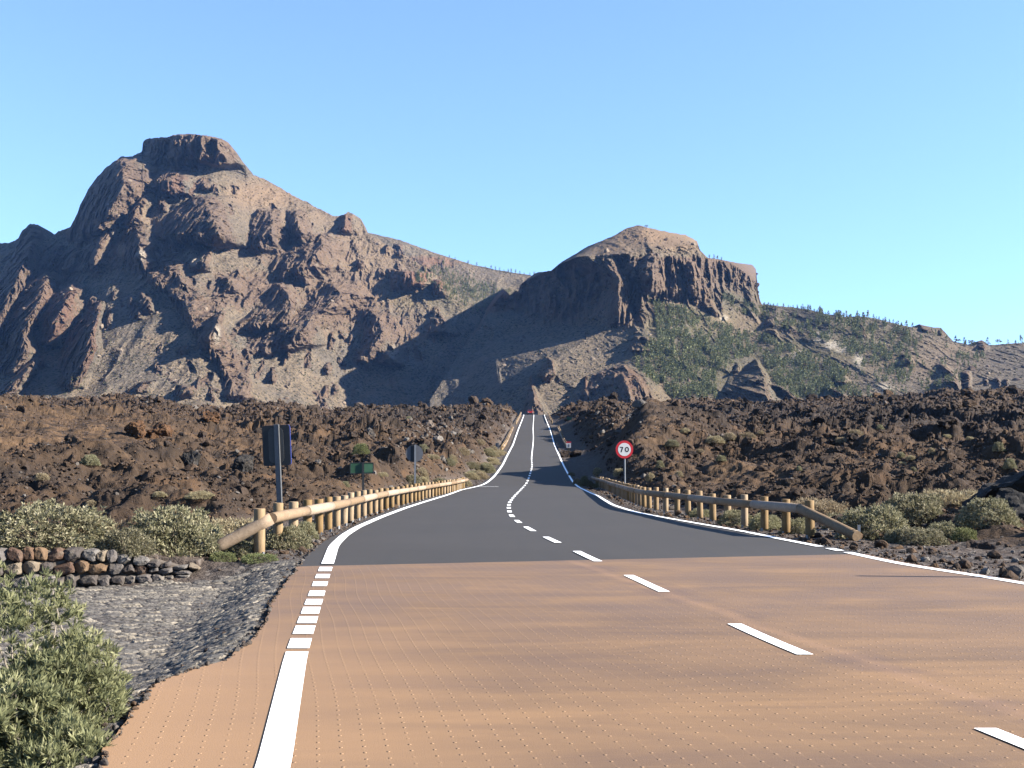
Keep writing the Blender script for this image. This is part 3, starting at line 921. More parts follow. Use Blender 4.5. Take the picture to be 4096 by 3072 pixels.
FR3 = [
    [(1330, 280, 50, 60, 60), (1310, 380, 110, 130, 90), (1310, 480, 110, 120, 90), (1310, 570, 50, 60, 90)],
    [(1600, 340, 30, 30, 40), (1590, 420, 60, 50, 60), (1610, 540, 70, 55, 60), (1620, 600, 40, 40, 60)],
    [(1740, 620, 40, 30, 30), (1745, 680, 60, 60, 30), (1800, 735, 30, 40, 20)],
    [(1180, 340, 20, 40, 60), (1170, 460, 40, 50, 60)], [(1450, 300, 20, 30, 50), (1460, 600, 25, 30, 50)],
    [(940, 320, 30, 30, 80), (1060, 470, 90, 40, 90), (1060, 640, 90, 60, 90), (1060, 800, 60, 80, 90)],
    [(1140, 700, 30, 25, 30), (1130, 810, 40, 35, 30)], [(1000, 710, 30, 25, 15), (1000, 810, 30, 25, 15)], [(1060, 720, 30, 15, 30), (1055, 800, 30, 15, 30)],
    [(1090, 1102, 70, 30, 60), (1170, 1180, 150, 330, 130), (1210, 1260, 170, 430, 180), (1215, 1330, 170, 500, 220), (1230, 1420, 150, 520, 260)],
    [(820, 1190, 60, 15, 22), (815, 1270, 60, 20, 22)],
    [(530, 1045, 30, 10, 15), (575, 1080, 90, 60, 25), (585, 1180, 100, 140, 20), (560, 1220, 20, 60, 20)],
    [(412, 1180, 50, 8, 14), (425, 1280, 80, 35, 30), (440, 1360, 110, 70, 60), (465, 1440, 110, 120, 80), (470, 1500, 110, 130, 80)],
    [(1935, 1095, 50, 15, 20), (1945, 1150, 80, 70, 30)],
    [(2075, 1065, 60, 15, 15), (2090, 1110, 130, 90, 25), (2130, 1200, 160, 260, 50), (2140, 1330, 160, 340, 90), (2150, 1420, 150, 340, 200)],
    [(110, 545, 30, 20, 60), (120, 640, 60, 30, 80)], [(230, 520, 30, 20, 60), (225, 620, 40, 30, 60)],
    [(820, 870, 20, 15, 15), (815, 900, 20, 15, 15)], [(1230, 900, 25, 60, 200), (1190, 1000, 30, 80, 200)],
]
FR4 = [
    [(850, 1105, 40, 30, 40), (880, 1165, 70, 90, 60)], [(740, 1165, 30, 10, 20), (800, 1220, 60, 80, 60), (870, 1260, 50, 90, 60)],
    [(1590, 1030, 50, 30, 40), (1680, 1100, 80, 60, 60), (1700, 1180, 100, 180, 60), (1710, 1220, 80, 150, 60)], [(1790, 1080, 40, 40, 30), (1800, 1190, 60, 60, 30)],
    [(1340, 960, 40, 40, 40), (1370, 1020, 50, 70, 40)], [(330, 690, 30, 30, 30), (350, 730, 40, 50, 30)], [(350, 770, 20, 30, 30), (370, 800, 40, 60, 30)],
    [(1430, 735, 10, 15, 100), (1500, 780, 30, 40, 100)], [(1590, 770, 10, 15, 60), (1600, 800, 30, 30, 60)], [(1900, 850, 20, 40, 60), (1910, 910, 30, 50, 50)],
    [(1930, 1140, 30, 20, 20), (1940, 1180, 30, 30, 20)], [(2020, 1130, 40, 20, 20), (2030, 1190, 40, 30, 20)], [(2080, 1140, 30, 20, 20), (2090, 1180, 30, 30, 20)],
    [(460, 720, 30, 30, 60), (480, 780, 40, 40, 60)], [(1000, 720, 10, 60, 60), (1020, 820, 30, 60, 60)],
    [(300, 1170, 60, 20, 60), (420, 1200, 60, 40, 60), (480, 1260, 60, 50, 60), (540, 1300, 50, 50, 60)],
]
# left massif
LSX = [-700, -60, 0, 8, 18, 22, 30, 38, 42, 43, 50, 58, 70, 77, 80, 88, 98, 108, 121, 132, 142, 143, 146, 165, 178, 183, 203, 222, 229, 233, 238, 245, 246, 262, 280, 300, 320, 333, 341, 347, 353, 361, 366, 380, 393, 425, 446, 465, 480, 500, 560, 700]
LSY = [262, 250, 243, 243, 239, 230, 224, 225, 232, 238, 239, 231, 228, 214, 206, 189, 176, 166, 157, 156, 152, 142, 139, 137, 134.5, 134, 135, 139, 143, 150, 156, 164, 171, 178, 188, 199, 209, 216, 216, 212, 213, 219, 232, 240, 249, 267, 281, 302, 306, 330, 372, 400]
LD = [-700, 0, 200, 300, 350, 480, 520, 600, 700]


def dep_L(PX, PY, S):
    bot = np.interp(PX, LD, [1350, 1350, 1450, 1650, 1850, 1950, 2300, 2600, 2700])
    top = np.interp(PX, [-700, 0, 366, 480, 700], [2450, 2450, 2600, 2450, 2750])
    t = np.clip((PY - S) / (415 - S), -.15, 1)
    d = top + (bot - top) * t
    mesa = (PX > 141) & (PX < 247)
    rim = np.interp(PX, [141, 150, 183, 200, 215, 235, 247], [153, 152, 158, 165, 169, 172, 176])
    w = np.where(mesa & (PY < rim), 1.0, 0)
    return np.where(w > 0, top + (bot - top) * np.clip((rim - S) / (415 - S), -.1, 1) + 6, d)


pl = pbf([(192, 255, 9, 8, 1), (122, 249, 5, 7, .9), (118, 232, 9, 5, .6), (141, 255, 5, 6, .7), (217, 334, 3.5, 9, .9), (392, 352, 5, 6, .7)])
tn = pbf([(265, 196, 45, 16, 1.0), (300, 215, 50, 16, .6), (390, 268, 70, 40, .55), (345, 240, 40, 20, .5), (140, 222, 25, 14, .6), (105, 245, 20, 12, .5)])
rd = pbf([(425, 280, 25, 14, 1), (65, 320, 25, 40, .6), (180, 185, 20, 12, .5), (350, 225, 20, 14, .6), (95, 350, 14, 40, .5)])
cx_L = pbf([(160, 255, 60, 35, .55), (250, 290, 60, 25, .7), (100, 185, 50, 35, 1), (300, 250, 70, 22, .7), (340, 300, 60, 40, .7), (400, 330, 50, 25, .6), (40, 300, 50, 60, .7), (196, 150, 52, 18, 1), (30, 235, 16, 12, 1), (160, 175, 40, 14, .6)])
pxL = np.concatenate([np.linspace(-700, -40, 60)[:-1], np.linspace(-40, 500, 760), np.linspace(500, 700, 60)[1:]])
oL, SL = sheet("left_mountain", pxL, LSX, LSY, 418, 360, dep_L, M_mtn, {"pale": pl, "tan": tn, "red": rd, "forest": pbf([(430, 300, 40, 16, .6)])}, cx_L, FL, KQ)
struct(oL)
# far crest behind the saddle
FSX = [330, 366, 400, 430, 470, 500, 530, 545, 560, 640, 760]; FSY = [228, 232, 240, 251, 264, 270.5, 275, 277, 279, 300, 330]
pxF = np.linspace(330, 760, 300)
oF, SF = sheet("far_ridge", pxF, FSX, FSY, 345, 110, lambda PX, PY, S: 3050 - (PY - S) * 7.0, M_mtn,
               {"pale": pbf([(0, 0, 1, 1, 0)]), "tan": pbf([(450, 280, 30, 14, .4)]), "red": pbf([(430, 262, 30, 8, .6)]), "forest": pbf([(460, 300, 60, 16, .8)])},
               pbf([(430, 262, 40, 8, .6)]), [[(1720, 575, 30, 20, 50), (1725, 620, 30, 20, 50)]], KQ, .5)
struct(oF)
# right massif and the wooded shoulder
RSX = [430, 455, 470, 482, 484, 489, 497, 503, 510, 516, 518, 520, 526, 535, 551, 563, 577, 588, 611, 627, 638, 655, 670, 685, 697, 700, 708, 714, 733, 752, 756, 758, 760, 762, 779, 806, 826, 844, 860, 874, 901, 917, 919, 930, 941, 953, 965, 975, 979, 982, 989, 1002, 1024, 1100, 1300, 1700]
RSY = [400, 360, 335, 309, 300, 291, 294, 289, 295, 290, 292, 285, 280, 273, 270.5, 261, 253, 246, 237, 228, 225, 229, 232.5, 234.7, 241, 250, 258, 258.5, 262, 265, 269, 290, 300, 304, 306, 309, 314, 317, 316, 318, 325, 328, 324, 327, 328, 341, 344, 346, 341, 340, 345, 344, 342.6, 345, 350, 360]
pxR = np.concatenate([np.linspace(430, 478, 40)[:-1], np.linspace(478, 1064, 860), np.linspace(1064, 1700, 60)[1:]])


def dep_R(PX, PY, S):
    rim = 215 + np.interp((PX - 475) * 7.373, [-300, 590, 750, 850, 1000, 1200, 1300, 1450, 1650, 1700, 2150], [560, 380, 310, 300, 290, 270, 250, 235, 222, 300, 400]) / 7.373
    rim = np.maximum(rim, S + 0)
    foot = 215 + np.interp((PX - 475) * 7.373, [-300, 100, 500, 800, 1000, 1130, 1200, 1290, 1400, 1480, 1600, 1760, 1900, 2000, 2115, 2300], [800, 640, 760, 830, 815, 800, 720, 620, 620, 650, 670, 700, 640, 640, 690, 690]) / 7.373
    kf = int(46 / np.median(np.diff(pxR))) | 1
    f1_ = foot[0]; fs_ = f1_.copy()
    for _ in range(2): fs_ = np.convolve(np.pad(fs_, kf // 2, mode='edge'), np.ones(kf) / kf, 'valid')
    fsm = fs_[None, :] + 0 * foot
    foot = np.maximum(foot, rim + 2)
    d = np.where(PY < rim, 2030 - 150 * (PY - S) / np.maximum(rim - S, 1), np.where(PY < foot, 1880 - 45 * (PY - rim) / (foot - rim), 1835 - (PY - fsm) / (415 - fsm) * 460))
    # right shoulder
    tS = np.interp(PX, [756, 830, 1100], [2240, 2050, 1950])
    dS = tS + (1400 - tS) * np.clip((PY - np.maximum(S, 300)) / (415 - np.maximum(S, 300)), -.15, 1)
    wy = sstep(0, 34, PY - foot); w = sstep(756, 763, PX) * (1 - wy) + sstep(670, 810, PX) * wy; d = d * (1 - w) + dS * w
    # second bluff stands back
    d = d + 55 * sstep(708, 716, PX) * (1 - sstep(280, 312, PY)) * (1 - w)
    # the south bluffs swing away towards the morning side
    d = d + np.clip(PX - 642, 0, 118) * 2.3 * (1 - sstep(320, 400, PY)) * (1 - w)
    # the west side turns away from the sun
    cx = 475 + np.interp((PY - 215) * 7.373, [-50, 230, 330, 450, 600, 815, 930, 1060, 1260, 1500], [900, 760, 860, 1050, 1040, 1000, 800, 600, 480, 450]) / 7.373
    d = d + np.clip(cx - PX, 0, 90) * 3.0 * np.where(PY < rim, .3, 1)
    return d


fo = pbf([(700, 352, 65, 52, 1), (790, 352, 80, 38, .9), (740, 300, 40, 14, .6), (860, 340, 60, 20, .7), (660, 330, 20, 30, .9)])
plR = pbf([(822, 337, 8, 5, 1), (832, 345, 9, 4, .9), (842, 350, 7, 3, .8), (859, 360, 5, 9, .8), (805, 326, 4, 3, 1), (885, 388, 9, 5, .6), (724, 318, 4, 3, .9), (800, 355, 8, 5, .5), (795, 365, 5, 5, .5)])
tnR = pbf([(650, 236, 45, 12, 1.2), (680, 243, 30, 8, 1), (612, 247, 30, 10, .8), (745, 325, 40, 16, .5), (660, 395, 30, 10, .5), (930, 360, 60, 20, .3)])
cragR = lambda PX, PY: np.maximum(sstep(253, 262, PY) * (1 - sstep(300, 318, PY)) * sstep(600, 625, PX) * (1 - sstep(762, 766, PX)) * (1 - sstep(-4, 4, PY - (215 + np.interp((PX - 475) * 7.373, [1130, 1230, 1260, 1320, 1480, 1600, 1760, 1810, 1830, 2000, 2115, 2300], [815, 730, 600, 600, 650, 660, 740, 745, 540, 620, 690, 640]) / 7.373))),
                                  pbf([(560, 290, 60, 35, 1), (500, 300, 20, 14, 1), (640, 300, 30, 25, 1), (790, 335, 40, 14, .5)])(PX, PY))
oR, SR = sheet("right_mountain", pxR, RSX, RSY, 418, 330, dep_R, M_mtn, {"pale": plR, "tan": tnR, "red": pbf([(500, 300, 22, 14, .8), (635, 380, 20, 14, .5), (590, 382, 8, 8, .6)]), "forest": fo}, cragR,
               tr=K3, featsets=[(FR3, K3), (FR4, K4)], skyn=.6, back=(160, 500))
struct(oR)
# valley floor out of sight between the lava and the mountains
vf = MB(); vf.add([[-2600, 500, 4], [2600, 500, 4], [3600, 1500, 24], [-3600, 1500, 24]], [[0, 1, 2, 3]]); vf.add([[-3600, 1500, 24], [3600, 1500, 24], [5200, 5200, 60], [-5200, 5200, 60]], [[0, 1, 2, 3]])
struct(vf.build("valley_floor", M_mtn))

# land under and beyond everything, out to the horizon
n = NT("far_ground", .95, .1); n.color(n.ramp(n.noise(.002, 5), [(.3, (.12, .085, .06)), (.7, (.2, .16, .12))]))
gm = MB(); gm.add([[-14000, -6000, -4], [14000, -6000, -4], [14000, 14000, -4], [-14000, 14000, -4]], [[0, 1, 2, 3]])
struct(gm.build("ground", n.m))

# ------------------------------------------------------------------ the air between here and the mountains
n = bpy.data.materials.new("haze_air"); n.use_nodes = True
nt = n.node_tree; nt.nodes.clear()
ou = nt.nodes.new("ShaderNodeOutputMaterial"); pv = nt.nodes.new("ShaderNodeVolumePrincipled")
pv.inputs["Color"].default_value = (.22, .45, 1.0, 1); pv.inputs["Density"].default_value = 0.000016; pv.inputs["Anisotropy"].default_value = 0.0
nt.links.new(pv.outputs[0], ou.inputs["Volume"])
hb = MB(); hb.box((0, 2500, 398), (12000, 6400, 806))
hz = hb.build("haze", n); hz["kind"] = "stuff"; tag(hz, "thin bluish air between the road and the mountains", "haze")

# ------------------------------------------------------------------ placing helpers
def hit(px, py, lo=22.0, hi=420.0):
    Ds = lo * (hi / lo) ** np.linspace(0, 1, 900)
    x, y, z = unproj(px, py, Ds); g = terrain(x, Ds)[0]
    k = np.argmax(z < g)
    if z[k] >= g[k]: k = 600
    return float(x[k]), float(Ds[k]), float(g[k])


def gz(x, d): return float(terrain(np.array([x]), np.array([d]))[0][0])


# ------------------------------------------------------------------ cobbled gutter and stone wall
n = NT("cobble_stone", .8, .2)
t = n.attr("tint")
c = n.ramp(t, [(0, (.105, .09, .082)), (.35, (.165, .148, .132)), (.6, (.22, .198, .172)), (.8, (.26, .235, .20)), (.93, (.36, .31, .24)), (1, (.48, .42, .34))])
c = n.mix(n.rng(n.noise(40, 4, .7), .35, .7, 0, .5), c, (.09, .09, .095))
c = n.mix(n.attr("gap"), c, (.085, .07, .058))
n.color(c, .66); n.bump(n.noise(40, 4, .7), .7, .015)
M_cobble = n.m
rw = np.arange(5.5, 22.6, .022); nc_ = 420
uu = np.linspace(0, 1, nc_)
RD = np.repeat(rw[:, None], nc_, 1); el_ = eL(rw)[:, None]
lim = np.maximum(-11.0, el_ - 6.5)
GX = lim + (el_ - .03 - lim) * uu[None, :]
zb = terrain(GX, RD, False)[0]
w1 = fbm(GX / 1.4, RD / 1.4, o=2) * .5
cu = (GX + .25 * RD) / .26 + w1; cv = (RD - .25 * GX) / .11 + w1
fa, fb, fid = worley(cu, cv, 3, .85)
stone = sstep(0.03, .30, fb - fa)
hh = stone * (.012 + .018 * fid) + .012 * pn(GX / .05, RD / .05) * stone
zc = zb + .015 + hh - .012
ter = (GX < WALL_END + .1) & (RD > wallY(GX) + .1)
out_ = (RD > 21.9 + .35 * pn(GX / .7, RD / .7)) | ter | (RD > 20.9 + .9 * sstep(-6, -3.5, GX) + .3 * pn(GX / .4, 5 + RD * 0))
zc = np.where(out_, zb - .25, zc)
cob = struct(mesh_np("cobbled_gutter", np.stack([GX, RD, zc], -1).reshape(-1, 3), grid_faces(*GX.shape), M_cobble, False,
                     attrs={"tint": np.clip(fid, 0, 1).ravel(), "gap": (1 - sstep(.02, .2, fb - fa)).ravel()}))

n = NT("wall_stone", .9, .15)
t = n.attr("tint")
c = n.ramp(t, [(0, (.13, .115, .11)), (.16, (.22, .20, .19)), (.30, (.30, .28, .26)), (.42, (.17, .10, .07)), (.58, (.22, .13, .08)), (.70, (.30, .19, .11)), (.82, (.36, .29, .21)), (1, (.20, .075, .05))], 'CONSTANT')
c = n.mix(n.rng(n.noise(14, 5, .7), .35, .7, 0, .6), c, (.10, .075, .06))
c = n.mix(n.rng(n.noise(5, 4, .6), .55, .7, 0, .35), c, (.42, .37, .29))
n.color(c, .62); n.bump(n.noise(28, 5, .7), .9, .03)
M_wstone = n.m
M_mortar = simple("old_mortar", (.16, .13, .105), .95, .3, 20)
wall = thing("stone_wall", "low dry stone retaining wall of red, brown and grey stones at the left edge, shrubs above it", "stone wall", (-7.6, wallY(-7.6), -.4))
wl_ = np.array(wall.location)
rr = np.random.default_rng(21)
V0, WF_ = ico(3); WP_ = []
for q in range(14):
    v = V0 / (np.abs(V0) ** 9).sum(1)[:, None] ** (1 / 9.0) * .9
    r0 = np.random.default_rng(700 + q)
    for _ in range(7):
        nr = r0.normal(size=3) * (1, .4, 1); nr /= np.linalg.norm(nr); v = v - np.maximum(v @ nr - r0.uniform(.72, .95), 0)[:, None] * nr
    WP_.append(v * (1 + .06 * fbm(v[:, 0] * 2 + q, v[:, 1] * 2, v[:, 2] * 2, o=3))[:, None])
vs, ts, k = [], [], 0


def wall_h(x): return np.interp(x, [-12, -7.6, -6.7, -6.1, -5.6], [.70, .66, .60, .42, .2])


x = -11.4
rows_ = [0.0, .34, .67]
for row in range(3):
    x = -11.5 + rr.uniform(0, .2)
    while x < -5.5:
        w = rr.uniform(.13, .30) * (1.15 if row == 1 else 1)
        xm = x + w / 2; h = wall_h(xm) / 3 * rr.uniform(.95, 1.12); y = wallY(xm) - .03
        zb_ = gz(xm, y - .3)
        P = WP_[rr.integers(0, len(WP_))] * np.array([w * .56, .17 * rr.uniform(.9, 1.05), h * .56])
        a = rr.normal(0, .16); P = np.stack([P[:, 0] * math.cos(a) - P[:, 2] * math.sin(a), P[:, 1], P[:, 0] * math.sin(a) + P[:, 2] * math.cos(a)], 1)
        P = P + np.array([xm, y + rr.normal(0, .025), zb_ + wall_h(xm) * rows_[row] + h * .5 + .01])
        vs.append(P - wl_)
        u_ = rr.uniform(); g_ = sstep(-7.6, -6.3, xm)
        tv = rr.uniform(0, .41) if (row == 0 or rr.uniform() < .25 + .65 * g_) else rr.uniform(.42, 1)
        ts.append(np.full(len(P), tv)); x += w * .92
nst = len(vs)
mesh_np("stones", np.concatenate(vs), (WF_[None] + (np.arange(nst) * len(WP_[0]))[:, None, None]).reshape(-1, 3), M_wstone, False, {"tint": np.concatenate(ts)}, parent=wall)
xs = np.linspace(-11.5, -5.55, 40); V = []
for x in xs:
    y = wallY(x); zz0 = gz(x, y - .3); h = wall_h(x) * .93
    V.append([[x, y - .02, zz0 - .2], [x, y - .02, zz0 + h], [x, y + .38, zz0 + h], [x, y + .38, zz0 - .2]])
V = np.array(V).reshape(-1, 3) - wl_
mesh_np("core", V, grid_faces(40, 4), M_mortar, parent=wall)

# ------------------------------------------------------------------ wooden guardrails
def wood(name, c0, c1, c2, vert=True, k=.75):
    n = NT(name, .75, .2)
    oi = n.n("ShaderNodeObjectInfo")
    ad = n.n("ShaderNodeVectorMath", operation='MULTIPLY_ADD'); n.set(ad.inputs[0], oi.outputs["Random"]); ad.inputs[1].default_value = (13, 7, 29); n.set(ad.inputs[2], n.co)
    v = n.mapped((14, 14, 1.4) if vert else (5, 5, 5), src=ad.outputs[0])
    g = n.noise(1.5, 6, .7, v, 1.2)
    c = n.ramp(g, [(.3, c0), (.5, c1), (.72, c2)])
    c = n.mix(n.rng(n.noise(30, 4, .7, n.mapped((1, 1, .15) if vert else (1, .3, 1), src=ad.outputs[0])), .58, .72, 0, .5), c, tuple(x * .5 for x in c0))
    hs = n.n("ShaderNodeHueSaturation"); n.set(hs.inputs["Color"], c); n.set(hs.inputs["Value"], n.rng(oi.outputs["Random"], 0, 1, .72, 1.2)); n.set(hs.inputs["Saturation"], n.rng(oi.outputs["Random"], 0, 1, 1.1, .75))
    n.color(hs.outputs[0], k); n.bump(g, .5, .01)
    return n.m


M_post = wood("pine_post", (.28, .17, .075), (.375, .245, .115), (.46, .315, .165), True, .68)
M_rail = wood("weathered_log", (.26, .18, .11), (.36, .25, .155), (.44, .32, .205), False)
M_galv = simple("galvanised_steel", (.42, .43, .44), .45, .12, 20, .6)
post_me = []
for q in range(4):
    mb = MB(); r = [.100, .104, .098, .106][q]; hgt_ = [.90, .87, .92, .88][q]
    jt = np.random.default_rng(q)
    zs = [0.06, .075, .3, .6, hgt_ - .012, hgt_]
    mb.tube([(0, 0, z) for z in zs], [r * .93, r, r * 1.01, r, r, r * .93], 14)
    o = mb.build("post", M_post, None, False); post_me.append(o.data); bpy.data.objects.remove(o)
    for pl_ in post_me[-1].polygons: pl_.use_smooth = len(pl_.vertices) == 4
mb = MB(); mb.box((.0, 0, .02), (.055, .055, .14)); o = mb.build("metal_foot", M_galv); foot_me = o.data; bpy.data.objects.remove(o)


def guardrail(label, fx, D0, D1, side, spacing=1.9, near_end=None, feet=True, logs=4.0, seed=0):
    r = np.random.default_rng(seed)
    x0, d0 = float(fx(D0)), D0
    root = thing("wooden_guardrail", label, "guardrail", (x0, d0, zr(D0) - .05), 0, "timber guardrails along the road")
    O = np.array(root.location)
    Ds = np.arange(D0, D1, .25); xs = fx(Ds); ds = np.hypot(np.gradient(xs), np.gradient(Ds)); L = np.cumsum(ds) - ds[0]
    at = lambda l: (float(np.interp(l, L, xs)), float(np.interp(l, L, Ds)))
    ln = L[-1]; l = 0.0
    while l < ln:
        x, d = at(l); z = zr(d) - .055
        o = bpy.data.objects.new("post", post_me[r.integers(0, 4)]); C.objects.link(o); o.parent = root
        o.location = Vector((x, d, z)) - Vector(O); o.rotation_euler = (r.normal(0, .012), r.normal(0, .012), r.uniform(0, 6.28))
        if feet:
            f = bpy.data.objects.new("metal_foot", foot_me); C.objects.link(f); f.parent = o; f.location = (.0, .0, 0)
            ft = Vector((.055 * 0, 0, 0)); f.location = Matrix.Rotation(-o.rotation_euler.z, 3, 'Z') @ Vector((side * -.07, -.05, -.0))
        l += spacing * r.uniform(.95, 1.05)
    l = 0.0
    def rp(l_, h=.69): x, d = at(l_); return np.array([x - side * .22, d, zr(d) - .055 + h])
    while l < ln - .3:
        e = min(l + logs, ln)
        pts = [rp(q) for q in np.linspace(l, e - .008, 5)]
        rad = .110 + r.normal(0, .004)
        mb = MB(); mb.tube(np.array(pts) - O, [rad * .97] + [rad * (1 + r.normal(0, .012)) for _ in range(3)] + [rad * .97], 14)
        o = mb.build("rail", M_rail, root, False)
        for pl_ in o.data.polygons: pl_.use_smooth = len(pl_.vertices) == 4
        l = e
    for pt, start in (near_end or []):
        a = rp(0) if start else rp(ln); b = np.array(pt)
        mb = MB(); pts = np.array([a + (b - a) * q for q in np.linspace(0, 1, 6)]); mb.tube(pts - O, [.11, .112, .111, .113, .112, .112], 14)
        o = mb.build("end_rail", M_rail, root)
        for pl_ in o.data.polygons: pl_.use_smooth = len(pl_.vertices) == 4
        mb = MB(); mb.box(tuple(b - O + np.array([-side * -.12 - .06, .06, .06])), (.06, .03, .34)); mb.build("metal_stake", M_galv, root)
    return root


def fxp(pts, ext=()):
    P = sorted([ground_pt(a / 4, b / 4) for a, b in pts], key=lambda t: t[1]) + list(ext)
    X = [p[0] for p in P]; D = [p[1] for p in P]
    Df = np.linspace(D[0] - 3, D[-1] + 3, 1500); Xf = np.interp(Df, D, X)
    kk = np.ones(81) / 81
    for _ in range(2): Xf = np.convolve(np.pad(Xf, 40, mode='reflect', reflect_type='odd'), kk, 'valid')
    return (lambda d: np.interp(d, Df, Xf)), D[0], D[-1]


fl_, a0, a1_ = fxp([(1038, 2214), (1282, 2132), (1399, 2086), (1521, 2043), (1646, 2010), (1716, 1991), (1803, 1970), (1857, 1953)])
x, y, z = unproj(210.5, 550.5, 22.6)
guardrail("long timber guardrail left of the road, its near end sloping down beside the cobbles", fl_, a0, 95, -1, 1.85, [((float(x), float(y), float(z)), True)], seed=1)
fr_, b0, b1_ = fxp([(2367, 1935), (2423, 1958), (2479, 1987), (2536, 2012), (2574, 2028), (2624, 2041), (2700, 2052), (2947, 2100), (3122, 2127), (3254, 2146)])
x, y, z = unproj(857, 536, 26.6)
guardrail("long timber guardrail right of the road, its near end sloping down to the gravel", fr_, b0, 101, 1, 1.9, [((float(x), float(y), float(z)), True)], seed=2)
guardrail("short far timber guardrail on the left, lower of the two before the crest", lambda d: LL(d) - 1.15, 176, 256, -1, 2.1, feet=False, seed=3)
guardrail("topmost far timber guardrail on the left, just below the crest", lambda d: LL(d) - 1.0, 292, 394, -1, 2.2, feet=False, seed=4)
guardrail("far timber guardrail on the right beside the small red and white sign", lambda d: RL(d) + 1.7, 178, 262, 1, 2.1, feet=False, seed=5)
guardrail("topmost far timber guardrail on the right under the dark lava bank", lambda d: RL(d) + 1.1, 300, 394, 1, 2.2, feet=False, seed=6)

# ------------------------------------------------------------------ signs
M_dark = simple("dark_sign_back", (.045, .05, .055), .5, .15, 6, .3)
M_grey = simple("grey_sign_back", (.20, .205, .22), .5, .1, 6, .4)
M_red = simple("sign_red", (.62, .02, .03), .4, .06, 6)
M_white = simple("sign_white", (.80, .80, .80), .4, .04, 6)
M_black = simple("sign_black", (.012, .012, .014), .5, .1, 6)
M_blue = simple("sign_blue_edge", (.06, .09, .42), .45, .1, 6)
M_green = simple("sign_green", (.03, .10, .05), .5, .12, 6)
M_green2 = simple("sign_green_pale", (.06, .165, .09), .5, .12, 6)
M_pole = simple("painted_pole", (.13, .13, .14), .5, .15, 12, .3)


def disc(mb, c, r, y0, y1, n=40):
    a = np.arange(n) / n * 2 * np.pi
    P = [(c[0] + r * math.cos(t), y0, c[1] + r * math.sin(t)) for t in a] + [(c[0] + r * math.cos(t), y1, c[1] + r * math.sin(t)) for t in a]
    mb.add(P, [[i, (i + 1) % n, n + (i + 1) % n, n + i] for i in range(n)])
    mb.f.setdefault(n, []).append(np.array([list(range(n)), list(range(2 * n - 1, n - 1, -1))]) + mb.n - 2 * n)


def stroke(mb, pts, w, y0, y1):
    pts = np.array(pts, float); t = np.gradient(pts, axis=0); t /= np.linalg.norm(t, axis=1)[:, None]
    nn = np.stack([-t[:, 1], t[:, 0]], 1) * w / 2; m = len(pts)
    A = pts + nn; B_ = pts - nn
    V = [(p[0], y0, p[1]) for p in A] + [(p[0], y0, p[1]) for p in B_] + [(p[0], y1, p[1]) for p in A] + [(p[0], y1, p[1]) for p in B_]
    F = []
    for i in range(m - 1): F += [[i, i + 1, m + i + 1, m + i], [2 * m + i, 3 * m + i, 3 * m + i + 1, 2 * m + i + 1], [i, 2 * m + i, 2 * m + i + 1, i + 1], [m + i, m + i + 1, 3 * m + i + 1, 3 * m + i]]
    mb.add(V, F)


def rrect(mb, cx, cz, w, h, r, y0, y1):
    P = []
    for sx, sz, a0 in ((1, 1, 0), (-1, 1, 90), (-1, -1, 180), (1, -1, 270)):
        for q in range(6):
            a = math.radians(a0 + q * 18); P.append((cx + sx * (w / 2 - r) + r * math.cos(a), cz + sz * (h / 2 - r) + r * math.sin(a)))
    n_ = len(P)
    mb.add([(p[0], y0, p[1]) for p in P] + [(p[0], y1, p[1]) for p in P], [[i, (i + 1) % n_, n_ + (i + 1) % n_, n_ + i] for i in range(n_)])
    mb.f.setdefault(n_, []).append(np.array([list(range(n_)), list(range(2 * n_ - 1, n_ - 1, -1))]) + mb.n - 2 * n_)


# the 70 limit
D = 66.0; X = (624.3 - 512) / FPX * D; zg = gz(X, D); zc = CAMZ + (450.2 - 449.7) / FPX * D
s = thing("speed_limit_sign", "round red rimmed 70 speed limit sign on a grey pole behind the right guardrail", "road sign", (X, D, zg), math.radians(8))
cz = zc - zg
mb = MB(); disc(mb, (0, cz), .472, 0, .03); mb.build("rim", M_red, s)
mb = MB(); disc(mb, (0, cz), .345, -.006, 0.004); face = mb.build("face", M_white, s)
mb = MB()
w = .058
stroke(mb, [(-.245, cz + .115), (-.20, cz + .115), (-.085, cz + .115)], w * .9, -.012, -.004)
stroke(mb, [(-.088, cz + .13), (-.12, cz + .04), (-.155, cz - .05), (-.175, cz - .14)], w, -.0125, -.004)
th = np.linspace(0, 2 * np.pi, 30)
stroke(mb, [(.13 + .085 * math.cos(t), cz + .112 * math.sin(t)) for t in th], w * .95, -.012, -.004)
mb.build("digits", M_black, face)
mb = MB(); mb.tube([(.03, .07, -.3), (.03, .07, cz + .3)], .042, 12); mb.build("pole", M_galv, s)
mb = MB(); mb.box((.03, .045, cz + .18), (.3, .03, .05)); mb.box((.03, .045, cz - .18), (.3, .03, .05)); mb.build("bracket", M_galv, s)

